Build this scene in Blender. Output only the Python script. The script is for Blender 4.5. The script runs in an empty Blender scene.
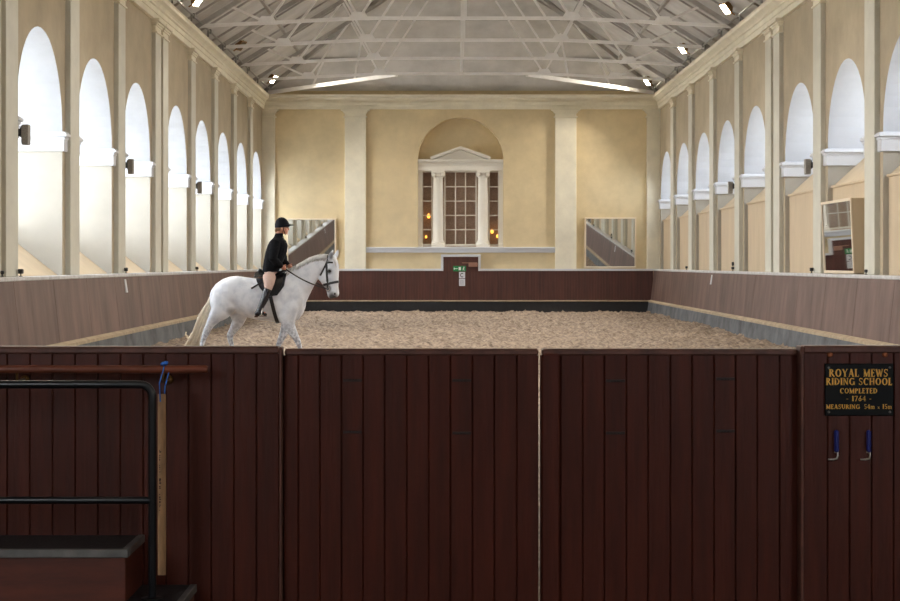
import bpy, math, random
import numpy as np
from mathutils import Vector, Matrix
from mathutils.bvhtree import BVHTree
random.seed(7)
rng = np.random.default_rng(7)
scene = bpy.context.scene
COL = scene.collection

# ------------------------------------------------------------------ camera, sky, exposure
F = 1720.0                      # focal length in pixels of the 900 px wide frame
CAM_Z = 1.83
cam_data = bpy.data.cameras.new('camera')
cam_data.sensor_width = 36.0
cam_data.lens = F / 900 * 36
cam_data.shift_y = -(300.5 - 263.5) / 900
cam_data.clip_end = 300
cam = bpy.data.objects.new('camera', cam_data)
cam.location = (0, 0, CAM_Z)
cam.rotation_euler = (math.pi / 2, 0, 0)
COL.objects.link(cam)
scene.camera = cam

SKY = 7.9
world = bpy.data.worlds.new('overcast_sky')
scene.world = world
world.use_nodes = True
bg = world.node_tree.nodes['Background']
bg.inputs[0].default_value = (0.90, 0.95, 1.0, 1)
bg.inputs[1].default_value = SKY
scene.view_settings.view_transform = 'Standard'
scene.view_settings.look = 'None'
scene.view_settings.gamma = 1.0
scene.view_settings.use_curve_mapping = False
scene.view_settings.exposure = 1.0
scene.cycles.max_bounces = 12
scene.cycles.diffuse_bounces = 8
scene.cycles.caustics_reflective = False
scene.cycles.caustics_refractive = False

# hall dimensions (metres); the long axis runs along +Y away from the camera
XL, XR, YE, YN = -7.09, 7.92, 65.03, -3.0
XC = (XL + XR) / 2
ZW = 8.16                       # top of the wall cornice
ZR0 = 8.36                      # roof lining at the wall face
R_ARCH, Z_SPR = 1.67, 4.25      # window arches
DEPTH = 1.2                     # window recess depth
EDGES = [64.6, 60.02, 55.45, 50.88, 46.3, 40.65, 36.05, 31.45, 25.8, 21.2, 16.6]   # far edge of each arch
PILASTERS = []
for i in range(len(EDGES) - 1):
    g0, g1 = EDGES[i + 1], EDGES[i] - 2 * R_ARCH
    if g1 - g0 > 1.6:
        PILASTERS += [g0 + 0.60, g1 - 0.64]
    else:
        PILASTERS.append((g0 + g1) / 2)
PILASTERS.append(EDGES[-1] - 2 * R_ARCH - 0.63)
PW = 0.76

# daylight portals in the window openings (they only guide the sky light)
for sg, xw in ((-1, XL), (1, XR)):
    for e in EDGES:
        pl = bpy.data.lights.new('window_portal', 'AREA')
        pl.shape = 'RECTANGLE'
        pl.size, pl.size_y = 2 * R_ARCH, (3.5 if sg < 0 else 1.75)
        pl.cycles.is_portal = True
        po = bpy.data.objects.new('window_portal', pl)
        po.location = (xw + sg * (DEPTH + 0.06), e - R_ARCH, 5.93 - pl.size_y / 2)
        po.rotation_euler = (math.pi / 2, 0, sg * math.pi / 2)
        COL.objects.link(po)

ADDED_FRONT = ((-6.6, -4.2, 2.8, 6.6), (5.0, 7.4, 2.8, 6.6))      # unseen windows added behind the camera to light the gate and steps
for FW in ADDED_FRONT:
  pl = bpy.data.lights.new('window_portal', 'AREA')
  pl.shape = 'RECTANGLE'
  pl.size, pl.size_y = FW[1] - FW[0], FW[3] - FW[2]
  pl.cycles.is_portal = True
  po = bpy.data.objects.new('window_portal', pl)
  po.location = ((FW[0] + FW[1]) / 2, YN - 0.32, (FW[2] + FW[3]) / 2)
  po.rotation_euler = (-math.pi / 2, 0, math.pi)
  COL.objects.link(po)

# ------------------------------------------------------------------ helpers
def lin(c):
    return tuple(((v / 255) / 12.92 if v / 255 <= 0.04045 else ((v / 255 + 0.055) / 1.055) ** 2.4) for v in c) + (1,)

def px(x, y, s):
    """photo pixel at a depth where one metre spans s pixels -> world X, Z"""
    return (x - 450) / s, CAM_Z - (y - 263.5) / s

MATS = {}
def mat(name, rgb, rough=0.6, metal=0.0, var=0.0, scale=4.0, stretch=(1, 1, 1), bump=0.0, bscale=None,
        rgb2=None, coord='Object', emit=None, spec=None, detail=6):
    if name in MATS:
        return MATS[name]
    m = bpy.data.materials.new(name)
    m.use_nodes = True
    nt = m.node_tree
    b = nt.nodes['Principled BSDF']
    b.inputs['Base Color'].default_value = lin(rgb)
    b.inputs['Roughness'].default_value = rough
    b.inputs['Metallic'].default_value = metal
    if spec is not None:
        b.inputs['Specular IOR Level'].default_value = spec
    if var or bump:
        if coord == 'World':
            tc = nt.nodes.new('ShaderNodeNewGeometry').outputs['Position']
        else:
            tc = nt.nodes.new('ShaderNodeTexCoord').outputs['Object']
        mp = nt.nodes.new('ShaderNodeMapping')
        mp.inputs['Scale'].default_value = stretch
        nt.links.new(tc, mp.inputs[0])
        nz = nt.nodes.new('ShaderNodeTexNoise')
        nz.inputs['Scale'].default_value = scale
        nz.inputs['Detail'].default_value = detail
        nz.inputs['Roughness'].default_value = 0.62
        nt.links.new(mp.outputs[0], nz.inputs['Vector'])
        if var:
            mx = nt.nodes.new('ShaderNodeMix')
            mx.data_type = 'RGBA'
            c2 = rgb2 or tuple(max(0, v * (1 - var)) for v in rgb)
            mx.inputs[6].default_value = lin(rgb)
            mx.inputs[7].default_value = lin(c2)
            rp = nt.nodes.new('ShaderNodeMapRange')
            rp.inputs[1].default_value = 0.35
            rp.inputs[2].default_value = 0.68
            nt.links.new(nz.outputs['Fac'], rp.inputs[0])
            nt.links.new(rp.outputs[0], mx.inputs[0])
            nt.links.new(mx.outputs[2], b.inputs['Base Color'])
        if bump:
            n2 = nz
            if bscale:
                n2 = nt.nodes.new('ShaderNodeTexNoise')
                n2.inputs['Scale'].default_value = bscale
                n2.inputs['Detail'].default_value = 4
                nt.links.new(mp.outputs[0], n2.inputs['Vector'])
            bp = nt.nodes.new('ShaderNodeBump')
            bp.inputs['Strength'].default_value = bump
            bp.inputs['Distance'].default_value = 0.02
            nt.links.new(n2.outputs['Fac'], bp.inputs['Height'])
            nt.links.new(bp.outputs[0], b.inputs['Normal'])
    if emit:
        b.inputs['Emission Color'].default_value = lin(emit[0])
        b.inputs['Emission Strength'].default_value = emit[1]
    MATS[name] = m
    return m

class MB:
    def __init__(self):
        self.v, self.f, self.mi = [], [], []
    def add(self, vs, fs, mi=0):
        n = len(self.v)
        self.v += [tuple(p) for p in vs]
        self.f += [tuple(i + n for i in f) for f in fs]
        self.mi += [mi] * len(fs)
        return self
    def quad(self, a, b, c, d, mi=0):
        return self.add([a, b, c, d], [(0, 1, 2, 3)], mi)
    def box(self, x0, x1, y0, y1, z0, z1, mi=0, bev=0.0):
        if bev:
            return self.bbox(x0, x1, y0, y1, z0, z1, bev, mi)
        vs = [(x, y, z) for z in (z0, z1) for y in (y0, y1) for x in (x0, x1)]
        return self.add(vs, [(0, 2, 3, 1), (4, 5, 7, 6), (0, 1, 5, 4), (2, 6, 7, 3), (0, 4, 6, 2), (1, 3, 7, 5)], mi)
    def bbox(self, x0, x1, y0, y1, z0, z1, b, mi=0):
        # chamfered box: three shrunken slabs joined by chamfer faces
        c = ((x0 + x1) / 2, (y0 + y1) / 2, (z0 + z1) / 2)
        h = (abs(x1 - x0) / 2, abs(y1 - y0) / 2, abs(z1 - z0) / 2)
        b = min(b, min(h) * 0.9)
        vs, idx = [], {}
        for sx in (-1, 1):
            for sy in (-1, 1):
                for sz in (-1, 1):
                    for k in range(3):
                        d = [h[0] - b, h[1] - b, h[2] - b]
                        d[k] = h[k]
                        idx[(sx, sy, sz, k)] = len(vs)
                        vs.append((c[0] + sx * d[0], c[1] + sy * d[1], c[2] + sz * d[2]))
        fs = []
        for k in range(3):
            i, j = (k + 1) % 3, (k + 2) % 3
            for s in (-1, 1):
                q = []
                for (a, e) in ((-1, -1), (1, -1), (1, 1), (-1, 1)):
                    t = [0, 0, 0]
                    t[k], t[i], t[j] = s, a, e
                    q.append(idx[(*t, k)])
                fs.append(q if s > 0 else q[::-1])
        for k in range(3):
            i, j = (k + 1) % 3, (k + 2) % 3
            for a in (-1, 1):
                for e in (-1, 1):
                    t0, t1 = [0, 0, 0], [0, 0, 0]
                    t0[i] = t1[i] = a
                    t0[j] = t1[j] = e
                    t0[k], t1[k] = -1, 1
                    q = [idx[(*t0, i)], idx[(*t1, i)], idx[(*t1, j)], idx[(*t0, j)]]
                    fs.append(q if a * e < 0 else q[::-1])
        for sx in (-1, 1):
            for sy in (-1, 1):
                for sz in (-1, 1):
                    q = [idx[(sx, sy, sz, k)] for k in range(3)]
                    fs.append(q if sx * sy * sz > 0 else q[::-1])
        return self.add(vs, fs, mi)
    def rings(self, rs, cap=True, mi=0, close=False):
        n = len(rs[0])
        vs = [tuple(p) for r in rs for p in r]
        fs = []
        m = len(rs)
        for i in range(m if close else m - 1):
            a, b = i * n, ((i + 1) % m) * n
            for k in range(n):
                fs.append((a + k, a + (k + 1) % n, b + (k + 1) % n, b + k))
        if cap and not close:
            fs.append(tuple(range(n))[::-1])
            fs.append(tuple(range((m - 1) * n, m * n)))
        return self.add(vs, fs, mi)
    def tube(self, pts, r, n=8, mi=0, cap=True, flat=None, up=None):
        """round tube along pts; r a number or a list; flat=(a,b) gives an oval/strap section"""
        P = [Vector(p) for p in pts]
        rr = r if isinstance(r, (list, tuple)) else [r] * len(P)
        rs = []
        prev = None
        for i, p in enumerate(P):
            t = (P[min(i + 1, len(P) - 1)] - P[max(i - 1, 0)]).normalized()
            ref = Vector(up) if up else (prev if prev is not None else (Vector((0, 0, 1)) if abs(t.z) < 0.9 else Vector((0, 1, 0))))
            u = (ref - t * ref.dot(t))
            if u.length < 1e-5:
                u = t.orthogonal()
            u.normalize()
            w = t.cross(u)
            prev = u
            fa, fb = flat if flat else (1, 1)
            rs.append([p + u * (math.cos(2 * math.pi * k / n) * rr[i] * fa) + w * (math.sin(2 * math.pi * k / n) * rr[i] * fb) for k in range(n)])
        return self.rings(rs, cap, mi)
    def bar(self, a, b, w, h, up=(0, 0, 1), mi=0):
        """rectangular bar from a to b, w wide, h high along up"""
        a, b = Vector(a), Vector(b)
        t = (b - a).normalized()
        u = Vector(up)
        u = (u - t * u.dot(t)).normalized()
        s = t.cross(u)
        o = [u * (h / 2) * p + s * (w / 2) * q for p, q in ((1, 1), (1, -1), (-1, -1), (-1, 1))]
        return self.rings([[a + x for x in o], [b + x for x in o]], True, mi)
    def prism(self, poly, a, b, mi=0):
        """extrude the closed list of 3D points poly from offset a to offset b"""
        A, B = Vector(a), Vector(b)
        return self.rings([[Vector(p) + A for p in poly], [Vector(p) + B for p in poly]], True, mi)
    def lathe(self, prof, origin=(0, 0, 0), n=24, mi=0, flutes=0, fd=0.0, frange=None):
        rs = []
        ox, oy, oz = origin
        for (r, z) in prof:
            ring = []
            for k in range(n):
                a = 2 * math.pi * k / n
                q = r
                if flutes and frange and frange[0] <= z <= frange[1]:
                    q = r * (1 - fd * (0.5 + 0.5 * math.cos(a * flutes)))
                ring.append((ox + q * math.cos(a), oy + q * math.sin(a), oz + z))
            rs.append(ring)
        return self.rings(rs, True, mi)
    def ball(self, c, r, n=12, m=8, mi=0):
        rx, ry, rz = r if isinstance(r, (tuple, list)) else (r, r, r)
        rs = []
        for i in range(1, m):
            a = math.pi * i / m
            rs.append([(c[0] + rx * math.sin(a) * math.cos(2 * math.pi * k / n), c[1] + ry * math.sin(a) * math.sin(2 * math.pi * k / n), c[2] - rz * math.cos(a)) for k in range(n)])
        return self.rings(rs, True, mi)
    def mesh(self, name, mats=None, smooth=None):
        me = bpy.data.meshes.new(name)
        me.from_pydata(self.v, [], self.f)
        for m in (mats or []):
            me.materials.append(m)
        if self.mi and max(self.mi) > 0:
            me.polygons.foreach_set('material_index', self.mi)
        me.update()
        if smooth is not None:
            me.shade_smooth()
            if smooth < 180:
                me.set_sharp_from_angle(angle=math.radians(smooth))
        return me

def link(name, me, parent=None, loc=(0, 0, 0), rot=None):
    o = bpy.data.objects.new(name, me)
    COL.objects.link(o)
    o.location = loc
    if rot:
        o.rotation_euler = rot
    if parent:
        o.parent = parent
    return o

def build(name, mb, mats, parent=None, loc=(0, 0, 0), smooth=None, rot=None):
    mats = mats if isinstance(mats, (list, tuple)) else [mats]
    return link(name, mb.mesh(name, mats, smooth), parent, loc, rot)

def tag(o, label=None, cat=None, group=None, kind=None):
    if label: o['label'] = label
    if cat: o['category'] = cat
    if group: o['group'] = group
    if kind: o['kind'] = kind
    return o

def thing(name, label, cat, loc=(0, 0, 0), group=None, rot=None):
    return tag(link(name, None, None, loc, rot), label, cat, group)

def struct(name, label, cat, mb=None, mats=None, smooth=None, loc=(0, 0, 0)):
    o = build(name, mb, mats, None, loc, smooth) if mb else link(name, None, None, loc)
    return tag(o, label, cat, kind='structure')

def copy_tree(o, parent=None):
    c = o.copy()
    COL.objects.link(c)
    if parent:
        c.parent = parent
    for ch in list(o.children):
        copy_tree(ch, c)
    return c

# ------------------------------------------------------------------ materials
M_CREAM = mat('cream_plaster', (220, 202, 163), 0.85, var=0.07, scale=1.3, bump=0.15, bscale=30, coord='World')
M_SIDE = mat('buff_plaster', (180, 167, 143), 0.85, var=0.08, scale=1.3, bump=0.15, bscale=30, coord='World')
M_STONE = mat('pale_painted_trim', (230, 224, 204), 0.7, var=0.06, scale=2.0, coord='World')
M_PIL = mat('grey_painted_pilaster', (205, 203, 190), 0.75, var=0.05, scale=2.0, coord='World')
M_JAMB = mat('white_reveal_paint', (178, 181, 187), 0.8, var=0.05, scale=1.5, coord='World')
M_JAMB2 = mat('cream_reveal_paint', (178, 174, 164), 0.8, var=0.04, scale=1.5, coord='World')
M_WHITE = mat('white_gloss_paint', (204, 207, 213), 0.45)
M_LEDGE = mat('white_ledge_paint', (206, 206, 208), 0.5, var=0.15, scale=6, coord='World')
M_BOARD = mat('buff_board', (202, 183, 154), 0.7, var=0.05, scale=2.0, stretch=(1, 1, 0.3), coord='World')
M_KICK = mat('weathered_kick_panel', (112, 88, 79), 0.55, var=0.42, rgb2=(74, 52, 45), scale=1.6, stretch=(1, 1.6, 0.35), bump=0.2, coord='World', detail=9)
M_KERB = mat('grey_concrete_kerb', (104, 107, 111), 0.8, var=0.4, scale=1.6, bump=0.3, bscale=18, coord='World')
M_DUST = mat('dusty_kerb_top', (178, 160, 134), 0.9, var=0.18, scale=5, coord='World')
M_BLACK = mat('black_base_board', (34, 36, 40), 0.6, var=0.3, scale=5, coord='World')
M_ENDBRN = mat('brown_matchboard', (88, 50, 42), 0.5, var=0.25, scale=2, stretch=(6, 1, 0.4), coord='World')
M_ROOF = mat('grey_roof_lining', (212, 211, 209), 0.9, var=0.12, scale=0.9, bump=0.2, bscale=6, coord='World')
M_RAFT = mat('grey_rafter', (190, 188, 185), 0.85, var=0.15, scale=2, coord='World')
M_TRUSS = mat('white_truss_paint', (244, 244, 243), 0.6, var=0.04, scale=3, coord='World')
M_PLANK = mat('dark_brown_plank', (84, 35, 22), 0.42, spec=0.3, var=0.3, rgb2=(66, 27, 17), scale=2.5, stretch=(8, 8, 0.7), bump=0.12, bscale=9, coord='World', detail=8)
M_RAIL = mat('worn_brown_rail', (136, 70, 46), 0.4, var=0.4, scale=7, stretch=(0.5, 3, 3), coord='World')
M_CAP = mat('worn_gate_cap', (112, 68, 54), 0.5, var=0.35, scale=8, coord='World')
M_IRON = mat('black_painted_steel', (22, 22, 25), 0.3, var=0.2, scale=20)

# ------------------------------------------------------------------ side walls with arched window recesses
def arch_pts(e, n=24):
    yc = e - R_ARCH
    return [(yc + R_ARCH * math.cos(math.pi * k / n), Z_SPR + R_ARCH * math.sin(math.pi * k / n)) for k in range(n + 1)]   # far -> near

def skin(mb, P, o, z_bot, mi=0):
    """wall face at offset o with the window openings cut out"""
    y_prev = YE + (0.8 if o < 0 else 0)
    for e in EDGES:
        mb.quad(P(o, e, 0), P(o, y_prev, 0), P(o, y_prev, ZR0 + 0.1), P(o, e, ZR0 + 0.1), mi)
        pts = arch_pts(e)
        y1 = e - 2 * R_ARCH
        mb.quad(P(o, y1, 0), P(o, e, 0), P(o, e, z_bot), P(o, y1, z_bot), mi)
        for (ya, za), (yb, zb) in zip(pts[:-1], pts[1:]):
            mb.quad(P(o, yb, zb), P(o, ya, za), P(o, ya, ZR0 + 0.1), P(o, yb, ZR0 + 0.1), mi)
        y_prev = y1
    mb.quad(P(o, YN, 0), P(o, y_prev, 0), P(o, y_prev, ZR0 + 0.1), P(o, YN, ZR0 + 0.1), mi)

def pilaster_mesh(P0, w, p, z0, z1, k=1.0):
    """shaft with base and a moulded capital; P0 maps (offset, along, z) to local coordinates"""
    sh, cp = MB(), MB()
    def slab(mb, o1, hw, za, zb, bev=0.008):
        a, b = P0(-0.02, -hw, za), P0(o1, hw, zb)
        mb.bbox(min(a[0], b[0]), max(a[0], b[0]), min(a[1], b[1]), max(a[1], b[1]), za, zb, bev)
    slab(sh, p, w / 2, z0, z1 - 0.32)
    for (za, zb, d) in ((za, zb, d * k) for za, zb, d in ((0.34, 0.30, 0.035), (0.30, 0.15, 0.0), (0.18, 0.13, 0.03), (0.13, 0.08, 0.055), (0.08, 0.0, 0.10))):
        slab(cp, p + d, w / 2 + d, z1 - za, z1 - zb)
    return sh, cp

win_no = 2
for sg, xw, side in ((-1, XL, 'left'), (1, XR, 'right')):
    def P(o, y, z, sg=sg, xw=xw):
        return (xw - sg * o, y, z)
    mb = MB()
    ZB = 1.55
    skin(mb, P, 0.0, ZB, 0)
    skin(mb, P, -DEPTH - 0.25, ZB, 0)
    for e in EDGES:
        pts = [(e, ZB), (e, 4.0)] + arch_pts(e) + [(e - 2 * R_ARCH, 4.0), (e - 2 * R_ARCH, ZB)]
        for (ya, za), (yb, zb) in zip(pts[:-1], pts[1:]):
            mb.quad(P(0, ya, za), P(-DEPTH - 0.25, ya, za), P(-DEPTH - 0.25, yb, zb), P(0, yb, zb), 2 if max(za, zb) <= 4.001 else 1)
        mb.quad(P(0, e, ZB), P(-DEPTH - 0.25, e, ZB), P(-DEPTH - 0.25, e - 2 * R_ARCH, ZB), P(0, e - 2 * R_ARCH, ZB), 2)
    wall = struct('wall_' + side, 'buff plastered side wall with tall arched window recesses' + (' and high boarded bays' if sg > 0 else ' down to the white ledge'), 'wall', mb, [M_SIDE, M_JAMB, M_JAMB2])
    # pilasters
    def P0(o, a, z, sg=sg):
        return (-sg * o, a, z)
    sh, cp = pilaster_mesh(P0, PW, 0.10, 1.62, 7.66)
    sh_me, cp_me = sh.mesh('pilaster', [M_PIL]), cp.mesh('capital', [M_STONE])
    for y in PILASTERS:
        po = link('pilaster', sh_me, wall, (xw, y, 0))
        link('capital', cp_me, po)
    # entablature along the wall head
    prof = [(-0.05, 7.64), (0.09, 7.64), (0.09, 7.78), (0.12, 7.79), (0.12, 7.90), (0.16, 7.92), (0.16, 7.96), (0.20, 8.00), (0.29, 8.05), (0.29, 8.12), (0.32, 8.16), (-0.05, 8.16)]
    mc = MB().prism([P(o, 0, z) for o, z in prof], (0, YN, 0), (0, YE, 0))
    build('cornice', mc, M_STONE, wall)
    # imposts
    ob = lambda mbx, o0, o1, y0, y1, z0, z1: mbx.bbox(min(P(o0, 0, 0)[0], P(o1, 0, 0)[0]), max(P(o0, 0, 0)[0], P(o1, 0, 0)[0]), min(y0, y1), max(y0, y1), z0, z1, 0.006)
    for i, e in enumerate(EDGES):
        for end, far in ((e, 1), (e - 2 * R_ARCH, -1)):
            mi_ = MB()
            inw = -far            # direction from the jamb into the opening
            nxt = end + far * 0.25
            if end == EDGES[0]:
                nxt = min(nxt, YE - 0.16)
            for (d, z0, z1) in ((0.045, 3.95 - 0.07, 4.12), (0.065, 4.10, 4.15), (0.10, 4.15, 4.205), (0.07, 4.205, 4.235)):
                ob(mi_, -DEPTH, d, end, end + inw * d, z0, z1)
                ob(mi_, -0.02, d, end, nxt, z0, z1)
            build('impost', mi_, M_WHITE, wall)
    # what fills the foot of each recess
    for i, e in enumerate(EDGES):
        y0, y1 = e - 2 * R_ARCH, e
        if sg < 0:
            ms = MB().prism([P(-0.08, 0, 1.55), P(-0.10, 0, 1.63), P(-DEPTH, 0, 1.63 + 0.79 * (DEPTH - 0.1)), P(-DEPTH, 0, 1.55)], (0, y0, 0), (0, y1, 0))
            build('sloping_sill', ms, M_BOARD, wall)
        else:
            for (ya, yb) in (((y0, y1),) if i in (1, 3, 5, 6, 8) else ((y0, (y0 + y1) / 2 - 0.006), ((y0 + y1) / 2 + 0.006, y1))):
                ms = MB().prism([P(-0.10, 0, 1.55), P(-0.10, 0, 3.44), P(-DEPTH, 0, 3.44 + 0.92 * (DEPTH - 0.1)), P(-DEPTH, 0, 1.55)], (0, ya, 0), (0, yb, 0))
                build('boarded_bay', ms, M_BOARD, wall)
            ml = MB()
            ob(ml, -0.06, -0.12, y0, y1, 3.41, 3.46)
            build('bay_moulding', ml, M_BOARD, wall)
    # windows at the back of the recesses
    M_GLASS = MATS.get('window_glass')
    if not M_GLASS:
        M_GLASS = bpy.data.materials.new('window_glass')
        M_GLASS.use_nodes = True
        nt = M_GLASS.node_tree
        nt.nodes.clear()
        out = nt.nodes.new('ShaderNodeOutputMaterial')
        mixn = nt.nodes.new('ShaderNodeMixShader')
        tr = nt.nodes.new('ShaderNodeBsdfTransparent')
        gl = nt.nodes.new('ShaderNodeBsdfGlossy')
        gl.inputs['Roughness'].default_value = 0.03
        mixn.inputs[0].default_value = 0.06
        nt.links.new(tr.outputs[0], mixn.inputs[1])
        nt.links.new(gl.outputs[0], mixn.inputs[2])
        nt.links.new(mixn.outputs[0], out.inputs[0])
        MATS['window_glass'] = M_GLASS
    zb = (1.63 + 0.79 * (DEPTH - 0.1)) if sg < 0 else (3.44 + 0.92 * (DEPTH - 0.1))
    fr, gla = MB(), MB()
    o0, o1 = -DEPTH, -DEPTH - 0.07
    lob = lambda mbx, a, b, y0, y1, z0, z1: mbx.box(min(-sg * a, -sg * b), max(-sg * a, -sg * b), y0, y1, z0, z1)
    R = R_ARCH
    lob(fr, o0, o1, -R, -R + 0.08, zb, Z_SPR); lob(fr, o0, o1, R - 0.08, R, zb, Z_SPR)
    lob(fr, o0, o1, -R, R, zb - 0.02, zb + 0.08)
    n = 20
    for k in range(n):
        a, b = math.pi * k / n, math.pi * (k + 1) / n
        q = [(rr * math.cos(t), Z_SPR + rr * math.sin(t)) for t, rr in ((a, R), (b, R), (b, R - 0.08), (a, R - 0.08))]
        fr.rings([[(-sg * o0, y, z) for y, z in q], [(-sg * o1, y, z) for y, z in q]])
    for k in range(1, 5):
        y = -R + 2 * R * k / 5
        lob(fr, o0, o1, y - 0.02, y + 0.02, zb, Z_SPR + math.sqrt(R * R - y * y) - 0.04)
    z = zb + 0.7
    while z < Z_SPR + R - 0.3:
        hw = R if z < Z_SPR else math.sqrt(R * R - (z - Z_SPR) ** 2)
        lob(fr, o0, o1, -hw, hw, z - 0.02, z + 0.02)
        z += 0.7
    q = [(-R, zb), (R, zb)] + [(R * math.cos(math.pi * k / 16), Z_SPR + R * math.sin(math.pi * k / 16)) for k in range(17)]
    gla.rings([[(-sg * (o0 - 0.03), y, z) for y, z in q], [(-sg * (o0 - 0.038), y, z) for y, z in q]])
    fr_me, gl_me = fr.mesh('window', [M_WHITE]), gla.mesh('pane', [M_GLASS])
    for e in EDGES:
        w = link('window_%d' % win_no, fr_me, None, (xw, e - R, 0))
        tag(w, 'arched white-framed daylight window at the back of a ' + ('boarded recess' if sg > 0 else 'recess with a sloping sill'), 'window', 'arched side windows', 'structure')
        link('window_glass', gl_me, w)
        win_no += 1

# ------------------------------------------------------------------ end wall with niche
S_E = F / YE                    # pixels per metre on the end wall
def E(x, y):
    return px(x, y, S_E)
XN, RN, ZN, ZNB = 0.40, 1.616, 5.74, 2.30
mb = MB()
y0 = YE
npt = [(XN + RN * math.cos(math.pi * k / 32), ZN + RN * math.sin(math.pi * k / 32)) for k in range(33)]
mb.quad((XL, y0, 0), (XN - RN, y0, 0), (XN - RN, y0, ZR0 + .1), (XL, y0, ZR0 + .1))
mb.quad((XN + RN, y0, 0), (XR, y0, 0), (XR, y0, ZR0 + .1), (XN + RN, y0, ZR0 + .1))
mb.quad((XN - RN, y0, 0), (XN + RN, y0, 0), (XN + RN, y0, ZNB), (XN - RN, y0, ZNB))
for (xa, za), (xb, zb) in zip(npt[:-1], npt[1:]):
    mb.quad((xa, y0, za), (xb, y0, zb), (xb, y0, ZR0 + .1), (xa, y0, ZR0 + .1))
ring = [(XN + RN, ZNB)] + npt + [(XN - RN, ZNB)]
ND = 0.55
for (xa, za), (xb, zb) in zip(ring, ring[1:] + ring[:1]):
    mb.quad((xa, y0, za), (xb, y0, zb), (xb, y0 + ND, zb), (xa, y0 + ND, za))
mb.add([(x, y0 + ND, z) for x, z in npt], [tuple(range(33))])
WX = 1.50
mb.quad((XN - RN, y0 + ND, ZNB), (XN - WX, y0 + ND, ZNB), (XN - WX, y0 + ND, ZN), (XN - RN, y0 + ND, ZN))
mb.quad((XN + WX, y0 + ND, ZNB), (XN + RN, y0 + ND, ZNB), (XN + RN, y0 + ND, ZN), (XN + WX, y0 + ND, ZN))
mb.quad((XN - WX, y0 + ND, 5.30), (XN + WX, y0 + ND, 5.30), (XN + WX, y0 + ND, ZN), (XN - WX, y0 + ND, ZN))
mb.box(XL - 1.5, XR + 1.5, y0 + 1.3, y0 + 1.6, 0, ZW + 0.3)
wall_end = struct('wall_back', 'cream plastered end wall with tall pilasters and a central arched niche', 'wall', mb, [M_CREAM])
for (xa, xb) in ((262.5, 275.2), (345, 366), (555, 576), (646.6, 659.5)):
    X0, X1 = E(xa, 0)[0], E(xb, 0)[0]
    if xa < 300: X0 = XL
    if xb > 650: X1 = XR
    xc, w = (X0 + X1) / 2, X1 - X0
    sh, cp = pilaster_mesh(lambda o, a, z: (a, -o, z), w, 0.16, 1.62, 7.68, 1.5)
    po = build('pilaster', sh, M_STONE, wall_end, (xc, YE, 0))
    build('capital', cp, M_STONE, po)
prof = [(-0.05, 7.66), (0.20, 7.66), (0.20, 7.78), (0.26, 7.79), (0.26, 7.90), (0.20, 7.92), (0.20, 7.97), (0.30, 8.01), (0.46, 8.05), (0.46, 8.13), (0.50, 8.17), (-0.05, 8.17)]
build('cornice', MB().prism([(0, YE - o, z) for o, z in prof], (XL, 0, 0), (XR, 0, 0)), M_STONE, wall_end)
# string course under the niche
x0, x1 = E(366, 0)[0], E(555, 0)[0]
ms = MB()
ms.bbox(x0, x1, YE - 0.10, YE + 0.02, 2.24, 2.40, 0.01)
ms.bbox(x0, x1, YE - 0.14, YE + 0.02, 2.38, 2.45, 0.012)
build('string_course', ms, M_WHITE, wall_end)

# venetian window inside the niche
YW = YE + 0.28
win = struct('window_1', 'tall three-part niche window with white columns and small pediment', 'window', loc=(XN, YW, 0))
M_ORDER = mat('cream_white_order', (226, 222, 212), 0.6)
M_MULL = mat('pale_glazing_bar', (214, 208, 196), 0.6)
M_DARKGLASS = mat('dim_brown_glass', (60, 47, 40), 0.25)
M_BLIND = mat('brown_interior_blind', (190, 162, 142), 0.9, var=0.15, scale=20)
en = MB()
en.bbox(-RN, RN, -0.20, 0.25, 5.34, 5.52, 0.01)
en.bbox(-RN, RN, -0.16, 0.25, 5.50, 5.66, 0.01)
en.bbox(-RN, RN, -0.26, 0.25, 5.66, 5.71, 0.01)
en.bbox(-RN, RN, -0.30, 0.25, 5.71, 5.77, 0.01)
build('entablature', en, M_ORDER, win)
pe = MB()
ph, pz0, pz1 = 1.13, 5.77, 6.20
pe.prism([(-ph + 0.1, 0, pz0), (ph - 0.1, 0, pz0), (0, 0, pz1 - 0.06)], (0, -0.10, 0), (0, 0.22, 0))
for s in (-1, 1):
    pe.bar((s * ph, -0.05, pz0 + 0.03), (0, -0.05, pz1), 0.46, 0.09)
    pe.bar((s * ph, -0.09, pz0 + 0.075), (0, -0.09, pz1 + 0.045), 0.46, 0.04)
build('pediment', pe, M_ORDER, win)
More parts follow.
